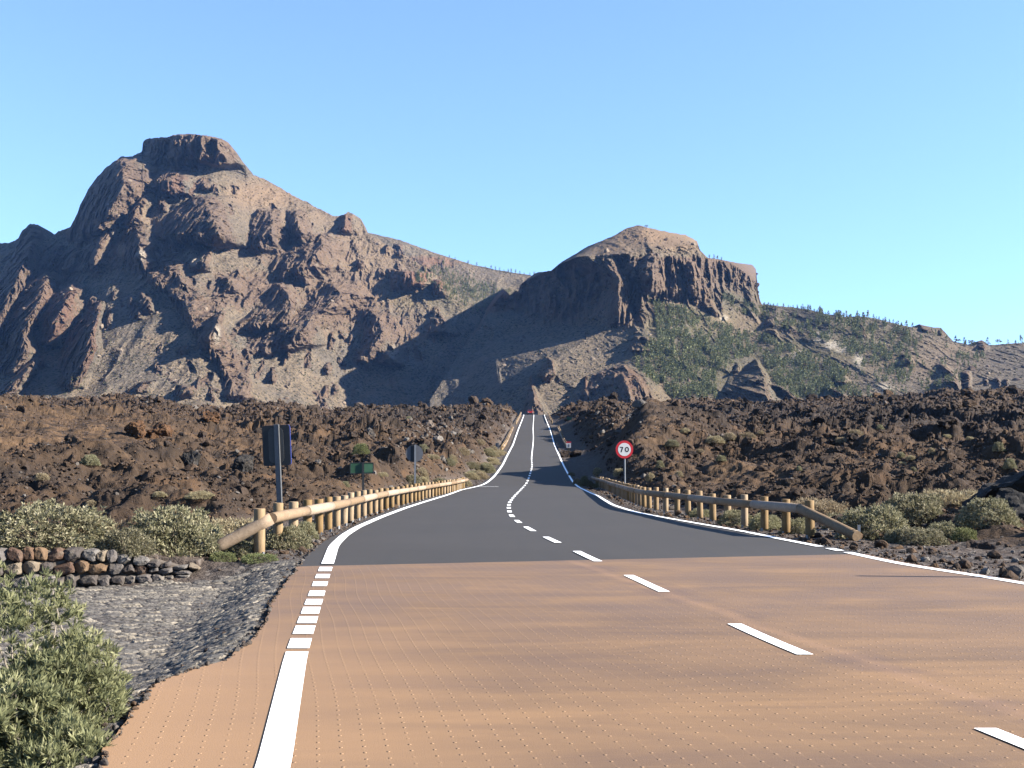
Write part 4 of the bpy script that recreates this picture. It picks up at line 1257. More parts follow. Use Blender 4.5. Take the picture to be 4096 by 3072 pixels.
# back of the blue plate
D = 28.0; X = (280 - 512) / FPX * D; zg = gz(X, D)
s = thing("blue_sign", "tall rectangular sign with dark back and blue edge on a steel post, left guardrail", "road sign", (X + .06, D, zg), math.radians(-4))
s.rotation_euler.y = math.radians(-3.0)
zc = CAMZ + (450 - 445.2) / FPX * D - zg
mb = MB(); rrect(mb, -.03, zc, .62, .90, .05, .0, .02); pl0 = mb.build("panel", M_dark, s)
mb = MB(); rrect(mb, -.02, zc, .63, .905, .055, .02, .045); mb.build("blue_edge", M_blue, s)
mb = MB(); rrect(mb, -.03, zc, .34, .80, .12, -.012, -.002); mb.build("stiffener", simple("sign_back_grey", (.085, .088, .09), .5), s)
mb = MB(); mb.box((0, -.06, (zc + .47 - .3) / 2), (.10, .05, zc + .47 + .3), bev=.006); mb.box((.055, -.045, (zc + .47 - .3) / 2), (.012, .09, zc + .46 + .3)); mb.build("post", simple("dull_steel", (.20, .205, .215), .5, .12, 20, .4), s)

# green notice
D = 45.0; X = (363.5 - 512) / FPX * D; zg = gz(X, D); zc = CAMZ + (450 - 468) / FPX * D - zg
s = thing("green_sign", "small green rectangular sign on a thin dark post beyond the left guardrail", "road sign", (X, D, zg), math.radians(6))
mb = MB(); mb.box((-.05, 0, zc), (.82, .02, .38), bev=.005); p_ = mb.build("panel", M_green, s)
mb = MB(); mb.box((.13, -.014, zc + .0), (.42, .008, .28)); mb.build("pale_field", M_green2, p_)
mb = MB()
for dx_, dz_, sx_, sz_ in ((-.05, .19, .84, .025), (-.05, -.19, .84, .025), (-.46, 0, .025, .36), (.36, 0, .025, .36)): mb.box((dx_, -.003, zc + dz_), (sx_, .03, sz_))
mb.build("frame", M_dark, s)
mb = MB(); mb.box((0, -.04, (zc + .2) / 2 - .1), (.075, .05, zc + .4)); mb.build("post", M_dark, s)

# round sign from behind
D = 64.5; X = (415.3 - 512) / FPX * D; zg = gz(X, D); zc = CAMZ + (450 - 453.5) / FPX * D - zg
s = thing("round_sign", "round sign seen from its grey back with a dark vertical band, beyond the left guardrail", "road sign", (X, D, zg), math.radians(5))
mb = MB(); disc(mb, (-.04, zc), .45, 0, .03); mb.build("plate", M_grey, s)
mb = MB(); mb.box((-.14, -.012, zc), (.18, .02, .86)); mb.build("stiffener", M_dark, s)
mb = MB(); mb.box((.0, -.05, (zc + .45 - .3) / 2), (.09, .05, zc + .45 + .3)); mb.build("post", M_galv, s)

# little red and white warning
D = 165.0; X = (568.6 - 512) / FPX * D; zg = gz(X, D); zc = CAMZ + (450 - 444.5) / FPX * D - zg
s = thing("warning_board", "tiny red topped white notice board on a thin post far up the right verge", "road sign", (X, D, zg))
mb = MB(); mb.box((0, 0, zc - .12), (.60, .03, .62)); p_ = mb.build("white_panel", M_white, s)
mb = MB(); disc(mb, (.02, zc - .05), .09, -.03, -.015, 14); mb.box((.02, -.022, zc - .22), (.14, .014, .2)); mb.build("symbol", simple("sign_navy", (.02, .04, .12)), p_)
mb = MB(); mb.box((0, -.001, zc + .29), (.66, .034, .19)); mb.build("red_panel", M_red, s)
mb = MB(); mb.tube([(0, .05, -.2), (0, .05, zc + .3)], .035, 8); mb.build("pole", M_dark, s)
# little grey plate on the left, little green plate on the right
D = 182.0; X = (497.3 - 512) / FPX * D; zg = gz(X, D); zc = CAMZ + (450 - 445) / FPX * D - zg
s = thing("small_grey_sign", "tiny grey sign plate on the left where the far guardrail begins", "road sign", (X, D, zg))
mb = MB(); mb.box((0, 0, zc), (.5, .03, .62)); mb.build("plate", M_grey, s)
mb = MB(); mb.box((.1, -.04, zc / 2 - .1), (.1, .05, zc + .8)); mb.build("post", M_galv, s)
D = 270.0; X = (569.3 - 512) / FPX * D; zg = gz(X, D)
s = thing("small_green_sign", "tiny green sign plate against the dark lava bank right of the far road", "road sign", (X, D, zg))
mb = MB(); mb.box((0, 0, 1.2), (1.1, .04, .6)); mb.build("plate", M_green2, s)
mb = MB(); mb.tube([(0, .06, -.4), (0, .06, 1.4)], .04, 8); mb.build("post", M_dark, s)
# marker pole just right of the picture (its shadow crosses the paving)
s = thing("marker_pole", "thin steel marker pole at the right road edge, outside the frame, casting a long shadow", "pole", (9.25, 17.9, gz(9.25, 17.9)))
mb = MB(); mb.tube([(0, 0, -.2), (0, 0, 2.1)], .06, 10); mb.build("shaft", M_galv, s)
mb = MB(); mb.tube([(0, 0, 2.1), (0, 0, 2.14)], [.066, .05], 10); mb.build("cap", M_dark, s)

# ------------------------------------------------------------------ car on the crest
M_car = simple("red_car_paint", (.55, .03, .025), .3, .04, 3); M_glass = simple("dark_glass", (.02, .022, .026), .1, .1, 3)
M_tyre = simple("tyre", (.02, .02, .02), .9); M_lamp = simple("headlight_glass", (.8, .78, .72), .1, .05, 3)
car = thing("car", "small red car coming over the crest of the road in the left lane", "car", (5.75, 391.0, zr(391.0) + .01))
prof = [(-2.0, .35), (-2.02, .62), (-1.85, .80), (-1.1, .93), (-.45, 1.38), (-.1, 1.46), (.9, 1.45), (1.5, 1.05), (1.95, .98), (2.02, .6), (1.98, .32)]
V = []; m_ = len(prof)
for sx_ in (-1, 1):
    for y, z in prof:
        w_ = .86 if z < 1.0 else .86 - (z - 1.0) * .5
        V.append((sx_ * w_, y, z))
mb = MB(); mb.add(V, [[i, i + 1, m_ + i + 1, m_ + i] for i in range(m_ - 1)] + [[m_ - 1, 0, m_, 2 * m_ - 1]])
mb.f.setdefault(m_, []).append(np.array([list(range(m_))[::-1], list(range(m_, 2 * m_))])); mb.build("body", M_car, car)
mb = MB(); mb.add([(-.72, -1.06, .97), (.72, -1.06, .97), (.62, -.47, 1.385), (-.62, -.47, 1.385)], [[0, 1, 2, 3]]); o = mb.build("windscreen", M_glass, car); o.location = (0, -.012, .012)
for sx_ in (-1, 1):
    mb = MB(); mb.add([(sx_ * .872, -.9, .96), (sx_ * .872, 1.25, 1.0), (sx_ * .70, .85, 1.36), (sx_ * .70, -.4, 1.36)], [[0, 1, 2, 3]]); mb.build("side_window", M_glass, car)
    mb = MB(); mb.box((sx_ * .62, -1.99, .68), (.30, .08, .17), bev=.03); mb.build("headlight", M_lamp, car)
    mb = MB(); mb.box((sx_ * .97, -.75, 1.0), (.16, .1, .12), bev=.03); mb.build("mirror", M_car, car)
    for y in (-1.3, 1.28):
        mb = MB(); mb.tube([(sx_ * .70, y, .31), (sx_ * .89, y, .31)], .31, 16); wh = mb.build("wheel", M_tyre, car)
        mb = MB(); mb.tube([(sx_ * .885, y, .31), (sx_ * .90, y, .31)], .19, 12); mb.build("rim", M_galv, wh)
mb = MB(); mb.box((0, -2.03, .42), (1.2, .05, .16)); mb.build("grille", M_black, car)

# ------------------------------------------------------------------ shrubs
def leaf_mat(name, stops, trans=.25, k=1.05):
    n = NT(name, .7, .2)
    c = n.ramp(n.attr("tint"), stops)
    oi = n.n("ShaderNodeObjectInfo"); hs = n.n("ShaderNodeHueSaturation"); n.set(hs.inputs["Color"], c)
    n.set(hs.inputs["Value"], n.rng(oi.outputs["Random"], 0, 1, .85, 1.12)); n.set(hs.inputs["Hue"], n.rng(oi.outputs["Random"], 0, 1, .485, .51))
    n.color(hs.outputs[0], k)
    tr = n.n("ShaderNodeBsdfTranslucent"); n.set(tr.inputs["Color"], hs.outputs[0])
    mx = n.n("ShaderNodeMixShader"); mx.inputs[0].default_value = trans
    n.t.links.new(n.b.outputs[0], mx.inputs[1]); n.t.links.new(tr.outputs[0], mx.inputs[2]); n.t.links.new(mx.outputs[0], n.out.inputs[0])
    return n.m


M_sage = leaf_mat("sage_leaves", [(0, (.10, .085, .05)), (.25, (.15, .145, .075)), (.5, (.23, .22, .13)), (.75, (.32, .295, .185)), (1, (.42, .375, .255))])
M_straw = leaf_mat("straw_leaves", [(0, (.13, .095, .06)), (.4, (.27, .22, .13)), (.75, (.40, .34, .21)), (1, (.52, .46, .30))])
M_lime = leaf_mat("bright_leaves", [(0, (.07, .08, .035)), (.5, (.16, .18, .075)), (1, (.30, .30, .14))])
M_broom = leaf_mat("bush_leaves", [(0, (.09, .085, .045)), (.3, (.16, .175, .085)), (.6, (.26, .275, .135)), (.85, (.39, .385, .21)), (1, (.52, .49, .31))], .3, .85)
M_twig = simple("twigs", (.20, .15, .11), .9, .3, 20)
M_ptwig = simple("pale_twigs", (.36, .31, .25), .9, .25, 20)


def tufts(P, Nn, k, ln, wd, seed, spread=.65):
    r = np.random.default_rng(seed); N = len(P)
    d = Nn[:, None, :] + r.normal(0, spread, (N, k, 3)); d /= np.linalg.norm(d, axis=-1)[..., None]
    L = ln * r.uniform(.6, 1.25, (N, k, 1)); s = np.cross(d, r.normal(0, 1, (N, k, 3))); s /= np.linalg.norm(s, axis=-1)[..., None] + 1e-6
    W = wd * r.uniform(.7, 1.2, (N, k, 1)) * .5
    b = P[:, None, :] + r.normal(0, ln * .08, (N, k, 3))
    m_ = b + d * L * .55; m_[..., 2] -= 0
    V = np.stack([b, m_ + s * W, b + d * L, m_ - s * W], 2).reshape(-1, 3)
    F = np.arange(len(V)).reshape(-1, 4)
    t = np.clip(r.beta(2.2, 2.2, N)[:, None] + r.normal(0, .12, (N, k)), 0, 1)
    return V, F, np.repeat(t.ravel(), 4)


def make_shrub(name, mat, ntuft, k, ln, wd, seed, flat=.62, twigs=30, twmat=None, nodes=None):
    """unit dome about 1 m across half width, base at z=0"""
    r = np.random.default_rng(seed)
    d = r.normal(size=(ntuft, 3)); d[:, 2] = np.abs(d[:, 2]) * 1.0 - .12; d /= np.linalg.norm(d, axis=1)[:, None]
    lump = 1 + .30 * fbm(d[:, 0] * 1.6 + seed * 3.1, d[:, 1] * 1.6, d[:, 2] * 1.6, o=3) + .10 * pn(d[:, 0] * 7 + seed, d[:, 1] * 7, d[:, 2] * 7)
    rad = lump * r.uniform(.55, 1, ntuft) ** .35
    P = d * rad[:, None]; P[:, 2] = np.maximum(P[:, 2] * flat * 1.25, 0.0) + r.uniform(0, .05, ntuft)
    Nn = d.copy(); Nn[:, 2] += .55; Nn /= np.linalg.norm(Nn, axis=1)[:, None]
    V, F, T = tufts(P, Nn, k, ln, wd, seed)
    root = thing(name, name, "shrub")
    mesh_np("foliage", V, F, mat, False, {"tint": T}, parent=root)
    mb = MB()
    for i in range(twigs):
        j = r.integers(0, ntuft); e = P[j] * .98
        s0 = np.array([r.normal(0, .12), r.normal(0, .12), -.03]); mid = (s0 + e) / 2 + r.normal(0, .06, 3)
        mb.tube([s0, mid, e], [.012, .008, .004], 4, cap=False)
    mb.build("stems", twmat or M_twig, root)
    return root


SA = [make_shrub("sage_shrub", M_sage, 2600, 5, .085, .030, 40 + i) for i in range(3)]
SS = [make_shrub("straw_shrub", M_straw, 1700, 5, .11, .022, 50 + i, flat=.5, twigs=60) for i in range(2)]
SG = [make_shrub("green_shrub", M_lime, 1400, 5, .10, .035, 60)]
ALL_PROTO = SA + SS + SG
used_ = {}


def put_shrub(protos, x, d, w, h, label, group=None, rz=None, z=None, cat="shrub"):
    i = random.randrange(len(protos)); pr = protos[i]
    zg = gz(x, d) if z is None else z
    sc_ = (w / 2, w / 2 * random.uniform(.85, 1.1), h / .78)
    rz = random.uniform(0, 6.28) if rz is None else rz
    if pr.name not in used_:
        used_[pr.name] = 1; pr.location = (x, d, zg - .02); pr.rotation_euler = (0, 0, rz); pr.scale = sc_; pr["label"] = label; pr["category"] = cat
        if group: pr["group"] = group
        return pr
    o = dup(pr, (x, d, zg - .02), rz, sc_, label, group)
    if not group and "group" in o: del o["group"]
    return o


def shrub_px(protos, px, base_py, wpx, hpx, D, label, group=None):
    x = (px - 512) / FPX * D
    put_shrub(protos, x, D, wpx * D / FPX * 1.15, hpx * D / FPX * .80, label, group)


gL = "shrubs behind the stone wall"
for px, D, w, h, pr, lb in [
    (48, 24.5, 96, 42, SA, "wide grey green shrub above the middle of the stone wall"),
    (14, 26.0, 50, 30, SS, "straw coloured shrub above the stone wall at the picture's left edge"),
    (98, 25.5, 60, 34, SS, "pale dry shrub between the two wide shrubs behind the stone wall"),
    (127, 24.3, 46, 26, SA, "low grey green shrub near the right part of the stone wall"),
    (172, 25.6, 84, 46, SA, "tall domed pale shrub left of the sloping rail end, beyond the stone wall"),
    (155, 23.2, 40, 24, SA, "small sage shrub over the low right end of the stone wall"),
    (202, 24.0, 52, 30, SA, "round sage shrub just left of the rail's lower end"),
    (232, 27.5, 56, 30, SS, "greyish dry shrub behind the sloping end rail"),
    (246, 23.6, 30, 16, SA, "small shrub under the sloping end rail"),
    (262, 22.7, 30, 9, SG, "low bright green plant at the foot of the first left post"),
    (287, 25.5, 40, 26, SA, "pale shrub between the second and third left guardrail posts"),
    (306, 28.3, 24, 20, SA, "small pale shrub beside the fourth left guardrail post"),
    (225, 22.9, 22, 10, SG, "tiny green plant beside the rail's lower end"),
]: shrub_px(pr, px, 0, w * 1.05, h * 1.1, D - (.4 if px == 155 else 3.0 if px < 180 else .6), lb, gL)
gR = "shrubs behind the right guardrail"
for px, D, w, h, pr, lb in [
    (735, 36, 34, 20, SA, "pale green shrub seen under the middle of the right guardrail"),
    (764, 33.5, 30, 20, SA, "round shrub behind the third last post of the right guardrail"),
    (797, 31, 30, 20, SA, "dark green round shrub between the last two right guardrail posts"),
    (817, 41, 66, 30, SS, "wide straw coloured shrub rising over the end of the right guardrail"),
    (845, 33, 36, 24, SA, "grey green shrub just behind the sloping end of the right rail"),
    (874, 28.5, 66, 46, SA, "largest grey green shrub right of the sloping rail end"),
    (912, 30.5, 56, 40, SA, "broad sage shrub in the middle of the right shrub bank"),
    (950, 36, 66, 34, SS, "wide greyish straw shrub at the back of the right shrub bank"),
    (918, 26.4, 52, 22, SA, "low spreading sage shrub at the front of the right shrub bank"),
    (986, 28.0, 50, 36, SA, "round sage shrub against the black outcrop"),
    (963, 26.8, 22, 18, SG, "small bright green plant in front of the right shrub bank"),
    (1008, 33, 26, 18, SS, "small dry shrub on the black outcrop"),
    (978, 40, 26, 14, SS, "small straw shrub above the right shrub bank"),
    (893, 26.6, 22, 20, SA, "small green shrub at the foot of the largest right shrub"),
    (940, 27.6, 30, 24, SA, "sage shrub filling the gap left of the bright green plant"),
    (700, 42, 24, 12, SA, "low pale shrub under the right guardrail left of its middle"),
]: shrub_px(pr, px, 0, w, h * .86, D, lb, gR)
# tussocks on the bank of the left bend
gB = "straw tussocks along the bank where the road bends"
r9 = np.random.default_rng(4)
for i in range(44):
    D = 88 * (178 / 88) ** r9.uniform(0, 1); x = eL(D) - .5 - r9.exponential(1.1)
    put_shrub(SS + SA[:1], float(x), float(D), r9.uniform(.9, 1.9), r9.uniform(.4, .85), "straw tussock on the left bank above the far bend of the road", gB)
for px, D, w, h in [(577, 103, 9, 12), (584, 101, 9, 11), (590, 99, 7, 7), (597, 97, 9, 6), (571, 118, 8, 6)]:
    shrub_px(SS + SA[:1], px, 0, w, h, D, "straw tussock beside the far end of the right guardrail", "straw tussocks at the far end of the right guardrail")
gT = "pale tufts on the right lava field"
for px, py, w, h in [(598, 475, 10, 8), (619, 477, 11, 9), (651, 481, 10, 9), (714.7, 443, 18, 8), (730.5, 440, 15, 8), (747, 440, 16, 6), (672, 447, 14, 6), (685, 435, 10, 5), (679, 477, 8, 6), (721, 461, 12, 5),
                     (855, 435, 15, 6), (841, 443, 13, 6), (901, 458, 10, 5), (911, 460, 10, 5), (902, 465, 8, 4), (932, 454, 7, 6), (999, 454, 12, 8), (799, 471, 7, 4), (913, 471, 7, 4), (947, 440, 8, 4), (970, 441, 8, 4), (1010, 470, 14, 9), (660, 470, 9, 6), (760, 436, 8, 4), (700, 455, 8, 4), (880, 430, 8, 4)]:
    x, D, z = hit(px, py); put_shrub(SS + SA[:1], x, D, w * D / FPX, h * D / FPX, "pale dry tuft growing among the lava blocks right of the road", gT)
gU = "pale tufts on the left lava field"
for px, py, w, h in [(42, 482, 14, 8), (90, 468, 20, 9), (91, 506, 12, 6), (200, 500, 28, 8), (413, 485, 20, 9), (424, 484, 12, 8), (381, 479, 14, 5), (432, 459, 16, 5), (409, 421, 8, 4), (345, 487, 10, 5), (160, 500, 14, 6)]:
    x, D, z = hit(px, py); put_shrub(SS + SA[:1], x, D, w * D / FPX, h * D / FPX, "pale dry tuft growing among the lava blocks left of the road", gU)
x, D, z = hit(360.5, 455); put_shrub(SG, x, D, 17 * D / FPX, 10 * D / FPX, "yellow green shrub on the lava just above the small green sign")

# the big bush in the near left corner
r5 = np.random.default_rng(8)
domes = [(-3.72, 9.3, .62, .7, 1.30), (-3.15, 8.9, .46, .6, .88), (-3.35, 8.1, .66, .8, .72), (-2.74, 7.7, .38, .5, .50), (-4.5, 8.5, .9, 1.0, 1.02), (-3.6, 7.1, .8, .6, .55), (-2.66, 6.95, .34, .5, .34), (-3.05, 8.7, .42, .5, .70)]
Ps, Ns = [], []
for cx_, cy_, rx_, ry_, h_ in domes:
    N = int(1300 * rx_ * ry_ + 420); d = r5.normal(size=(N, 3)); d[:, 2] = np.abs(d[:, 2]); d /= np.linalg.norm(d, axis=1)[:, None]
    q = (1 + .22 * fbm(d[:, 0] * 2 + cx_, d[:, 1] * 2, d[:, 2] * 2, o=3) + .10 * pn(d[:, 0] * 6 + cy_, d[:, 1] * 6, d[:, 2] * 6)) * r5.uniform(.6, 1, N) ** .3
    Ps.append(np.stack([cx_ + d[:, 0] * rx_ * q, cy_ + d[:, 1] * ry_ * q, -.4 + d[:, 2] * h_ * q], 1)); nn = d.copy(); nn[:, 2] += 1.1; Ns.append(nn / np.linalg.norm(nn, axis=1)[:, None])
Ps = np.concatenate(Ps); Ns = np.concatenate(Ns)
bush = thing("leafy_bush", "large leafy green bush with pale twigs in the near left corner beside the paving", "bush", (-3.2, 8.3, -.4))
OB = np.array([-3.2, 8.3, -.4])
V, F, T = tufts(Ps - OB, Ns, 16, .068, .013, 3, .62)
pat = np.repeat(np.repeat(np.clip(.5 + .5 * fbm(Ps[:, 0] * 2.2, Ps[:, 1] * 2.2, Ps[:, 2] * 2.2, o=2), 0, 1), 16), 4)
mesh_np("foliage", V, F, M_broom, False, {"tint": np.clip(T * .65 + pat * .4, 0, 1)}, parent=bush)
mb = MB()
for i in range(170):
    j = r5.integers(0, len(Ps)); e = Ps[j] - OB
    dm = domes[r5.integers(0, len(domes))]; s0 = np.array([e[0] * .55, e[1] * .55, -.02]) + r5.normal(0, .12, 3) * (1, 1, 0)
    mid = (s0 + e) / 2 + r5.normal(0, .08, 3)
    mb.tube([s0, mid, e + (e - mid) * .12], [.013, .009, .004], 5, cap=False)
mb.build("twigs", M_ptwig, bush)

# ------------------------------------------------------------------ single rocks
BP, BF = rock_protos(5, 5, .20, 91)
def boulder(name, label, loc, sc_, i, mat, rz=0, cat="rock", tint=.3, group=None):
    P = BP[i] * np.array(sc_); q = P + 3.3 * i
    P = P * (1 + .10 * fbm(q[:, 0] * 2.2, q[:, 1] * 2.2, q[:, 2] * 2.2, o=4))[:, None]
    o = mesh_np(name, P, BF, mat, False, {"tint": np.full(len(P), tint)}); o.location = loc; o.rotation_euler = (0, 0, rz)
    return tag(o, label, cat, group)


n = NT("black_lava", .9, .15)
c = n.ramp(n.noise(2.2, 6, .7), [(.3, (.028, .027, .028)), (.55, (.06, .055, .052)), (.75, (.115, .095, .075))])
n.color(c); n.bump(n.noise(7, 6, .75), .9, .12); M_black_lava = n.m
boulder("lava_outcrop", "largest black lava outcrop at the right edge of the picture behind the shrubs", (13.3, 31.5, .55), (2.3, 1.6, 1.25), 0, M_black_lava, .4, "outcrop")
boulder("lava_outcrop", "grey topped lava block in front of the large black outcrop at the right edge", (11.7, 29.6, .25), (1.0, .8, .75), 1, M_black_lava, 1.2, "outcrop")
boulder("lava_outcrop", "low lava block right of the round sage shrub at the right edge", (12.3, 28.2, .0), (.7, .6, .4), 2, M_black_lava, 2.2, "outcrop")
boulder("boulder", "brown boulder beneath the right guardrail near its end", (8.45, 32.0, -.1), (.35, .28, .32), 3, M_block, .3, "boulder", .3)
boulder("boulder", "grey flat stone right of the right rail's lower end", (8.5, 27.6, -.2), (.42, .3, .16), 4, M_block, .6, "boulder", .9)
boulder("boulder", "brown pointed boulder at the front foot of the right shrubs", (9.3, 25.0, -.22), (.34, .3, .30), 2, M_block, 1.7, "boulder", .35)
n = NT("rust_lava", .95, .1)
c = n.ramp(n.noise(1.2, 6, .7), [(.3, (.09, .052, .032)), (.55, (.165, .09, .05)), (.75, (.22, .13, .075))]); n.color(c); n.bump(n.noise(4, 6, .75), .9, .2); M_rust = n.m
for px, py, w, h, i, lb in [(137, 437, 15, 11, 0, "orange brown lava crag standing left of its twin on the left lava slope"), (158, 436, 13, 12, 1, "orange brown lava crag right of its twin on the left lava slope"), (211, 420, 9, 8, 2, "small rust coloured crag on the left lava field below the skyline"),
                            (190, 465, 10, 12, 3, "dark pointed crag standing alone on the left lava field"), (245, 471, 12, 12, 4, "dark lava knob on the field left of the tall sign back")]:
    x, D, z = hit(px, py); kk_ = D / FPX
    boulder("lava_crag", lb, (x, D, z + h * .3 * kk_), (w * kk_, w * kk_, h * kk_), i, M_rust if i < 3 else M_black_lava, i, "crag")
x, D, z = hit(277, 461); kk_ = D / FPX
for px, py, w, h, i, lb in [(318, 463, 3.2, 3.2, 3, "pale whitish boulder on the rubble left of the small green sign"), (484, 413, 4, 5, 1, "brown lava crag on the left skyline beside the far road"), (613, 400, 6, 6, 0, "dark lava crag on the skyline right of the far road"), (566, 405, 7, 7, 2, "brown lava crag on top of the bank right of the far road"), (577, 402, 6, 5, 4, "jagged lava crag between two others on the right skyline bank"),
                            (820, 425, 8, 6, 0, "dark lava crag on the right lava field below the skyline"), (945, 428, 12, 8, 1, "broad dark lava crag at the far right of the lava field"), (840, 452, 5, 5, 2, "brown upright lava block among tufts on the right lava field"), (790, 456, 6, 5, 3, "dark hollowed lava block in the middle of the right lava field")]:
    x, D, z = hit(px, py); kk_ = D / FPX
    boulder("lava_crag" if w > 3.5 else "boulder", lb, (x, D, z + h * .3 * kk_), (w * kk_, w * kk_, h * kk_), i, M_block, i, "crag", .95 if w < 3.5 else .25)
boulder("boulder", "unseen grey boulder added on the right verge outside the frame to shade the road edge", (8.9, 15.95, .25), (.5, .4, 1.0), 1, M_block, .2, "boulder", .6)  # stand-in added out of view to throw the shadow at the right road edge
# pale heap of rubble on the mound by the far bend
# ------------------------------------------------------------------ pines
M_pine = leaf_mat("pine_needles", [(0, (.040, .050, .024)), (.5, (.082, .092, .040)), (1, (.150, .145, .062))], .15, 1.0)
M_trunk = simple("pine_trunk", (.10, .07, .05), .9, .2, 1)


def pine_arrays(seed, kind=0):
    r = np.random.default_rng(seed); V = []; F = []; T = []
    # trunk
    for i in range(4):
        a = i * math.pi / 2; V += [(.018 * math.cos(a), .018 * math.sin(a), 0), (.008 * math.cos(a), .008 * math.sin(a), .85)]
    F += [[0, 2, 3, 1], [2, 4, 5, 3], [4, 6, 7, 5], [6, 0, 1, 7]]; T += [0.0] * 8
    N = 58
    for i in range(N):
        if kind == 0: z = r.uniform(.12, .97); rad = (1 - z) * .26 + .03
        elif kind == 1: z = r.uniform(.1, .95); rad = .12 + .05 * math.sin(z * 9 + seed)
        else: z = r.uniform(.55, .95); rad = .36 * math.sqrt(max(0, 1 - ((z - .6) / .4) ** 2)) + .03
        a = r.uniform(0, 6.28); q = rad * r.uniform(.35, 1); c = np.array([q * math.cos(a), q * math.sin(a), z])
        s = r.uniform(.045, .085) * (1.25 if kind == 2 else 1); d = r.normal(size=3); d /= np.linalg.norm(d); e = np.cross(d, r.normal(size=3)); e /= np.linalg.norm(e)
        k = len(V); V += [tuple(c + d * s), tuple(c + e * s * .8), tuple(c - d * s), tuple(c - e * s * .8)]; F.append([k, k + 1, k + 2, k + 3]); T += [r.uniform()] * 4
    return np.array(V), np.array(F), np.array(T)


def inpoly(px, py, poly):
    res = np.zeros(len(px), bool); j = len(poly) - 1
    for i in range(len(poly)):
        xi, yi = poly[i]; xj, yj = poly[j]
        c_ = ((yi > py) != (yj > py)) & (px < (xj - xi) * (py - yi) / (yj - yi + 1e-9) + xi)
        res ^= c_; j = i
    return res


rp_ = np.random.default_rng(33)
N = 21000
px = rp_.uniform(630, 1024, N); py = rp_.uniform(290, 412, N)
main = [(641, 293), (655, 304), (687, 311), (714, 321), (733, 330), (760, 335), (800, 352), (850, 372), (862, 398), (668, 399), (645, 378), (631, 363), (657, 337), (654, 312)]
up = [(716, 294), (760, 309), (800, 308), (862, 318), (900, 330), (925, 350), (905, 385), (880, 372), (830, 345), (780, 328), (735, 312)]
sparse = [(860, 320), (960, 336), (990, 352), (950, 400), (850, 400)]
k1 = inpoly(px, py, main); k2 = inpoly(px, py, up); k3 = inpoly(px, py, sparse)
dn = pn(px / 11, py / 7) + .5 * pn(px / 4, py / 4 + 3)
crag_holes = inpoly(px, py, [(716, 377), (737, 360), (758, 355), (775, 385), (800, 400), (716, 400)]) | inpoly(px, py, [(608, 400), (623, 362), (650, 380), (672, 400)])
p_keep = np.where(k1, .52 + .9 * dn, np.where(k2, .20 + .7 * dn, np.where(k3, .05 + .2 * dn, 0)))
kp = (rp_.uniform(0, 1, N) < p_keep) & ~crag_holes
px, py = px[kp], py[kp]
pos = sample_sheet(SR, px, py)
hts = rp_.uniform(7, 12.5, len(px)) * np.where(py > 370, .85, 1)
# extra: valley trees on the left massif flank and the far ridge
fx_ = rp_.uniform(415, 485, 260); fy_ = 284 + (fx_ - 430) * .42 + rp_.normal(0, 5, 260) * 1.0
ok = (fy_ > np.interp(fx_, LSX, LSY) + 2) & (fy_ < 318); pos2 = sample_sheet(SL, fx_[ok], fy_[ok]); h2 = rp_.uniform(6, 10, len(pos2))
fx_ = rp_.uniform(430, 520, 420); fy_ = 275 + (fx_ - 430) * .36 + rp_.normal(0, 7, 420); ok = (fy_ > np.interp(fx_, FSX, FSY) + 1) & (fy_ < 312)
pos3 = sample_sheet(SF, fx_[ok], fy_[ok]); h3 = rp_.uniform(7, 12, len(pos3))
allp = np.concatenate([pos, pos2, pos3]); allh = np.concatenate([hts, h2, h3])
score = allh / allp[:, 1]
order = np.argsort(-score)
single = order[:215]; rest = order[215:]
protos = []
for q in range(7):
    kd = [0, 1, 0, 1, 0, 2, 1][q]
    V, F, T = pine_arrays(q + 1, kd); me_o = mesh_np("pine_tree", V, F, M_pine, False, {"tint": T}); protos.append(me_o.data); bpy.data.objects.remove(me_o)


def pine(p, h, q, label, group):
    o = bpy.data.objects.new("pine_tree", protos[q]); C.objects.link(o); o.location = (p[0], p[1], p[2] - .6)
    o.scale = (h * 1.25, h * 1.25, h); o.rotation_euler = (0, 0, random.uniform(0, 6.28)); tag(o, label, "tree", group); return o


for i in single:
    pine(allp[i], allh[i] * 1.05, random.choice([0, 1, 2, 3, 4]), "dark green pine in the forest on the slope under the right cliff", "pines on the wooded slope")
Vs, Fs, Ts, k = [], [], [], 0
pa = [pine_arrays(q + 1, [0, 1, 0, 1, 0][q]) for q in range(5)]
for i in rest:
    V, F, T = pa[random.randrange(5)]; h = allh[i]; a = random.uniform(0, 6.28)
    W = np.stack([(V[:, 0] * math.cos(a) - V[:, 1] * math.sin(a)) * h * 1.25, (V[:, 0] * math.sin(a) + V[:, 1] * math.cos(a)) * h * 1.25, V[:, 2] * h - .6], 1) + allp[i]
    Vs.append(W); Fs.append(F + k); Ts.append(np.clip(T * .8 + random.uniform(-.1, .3), 0, 1)); k += len(V)
o = mesh_np("pine_forest", np.concatenate(Vs), np.concatenate(Fs), M_pine, False, {"tint": np.concatenate(Ts)}); o["kind"] = "stuff"; tag(o, "pine forest thinning out over the right mountain's slopes", "forest")
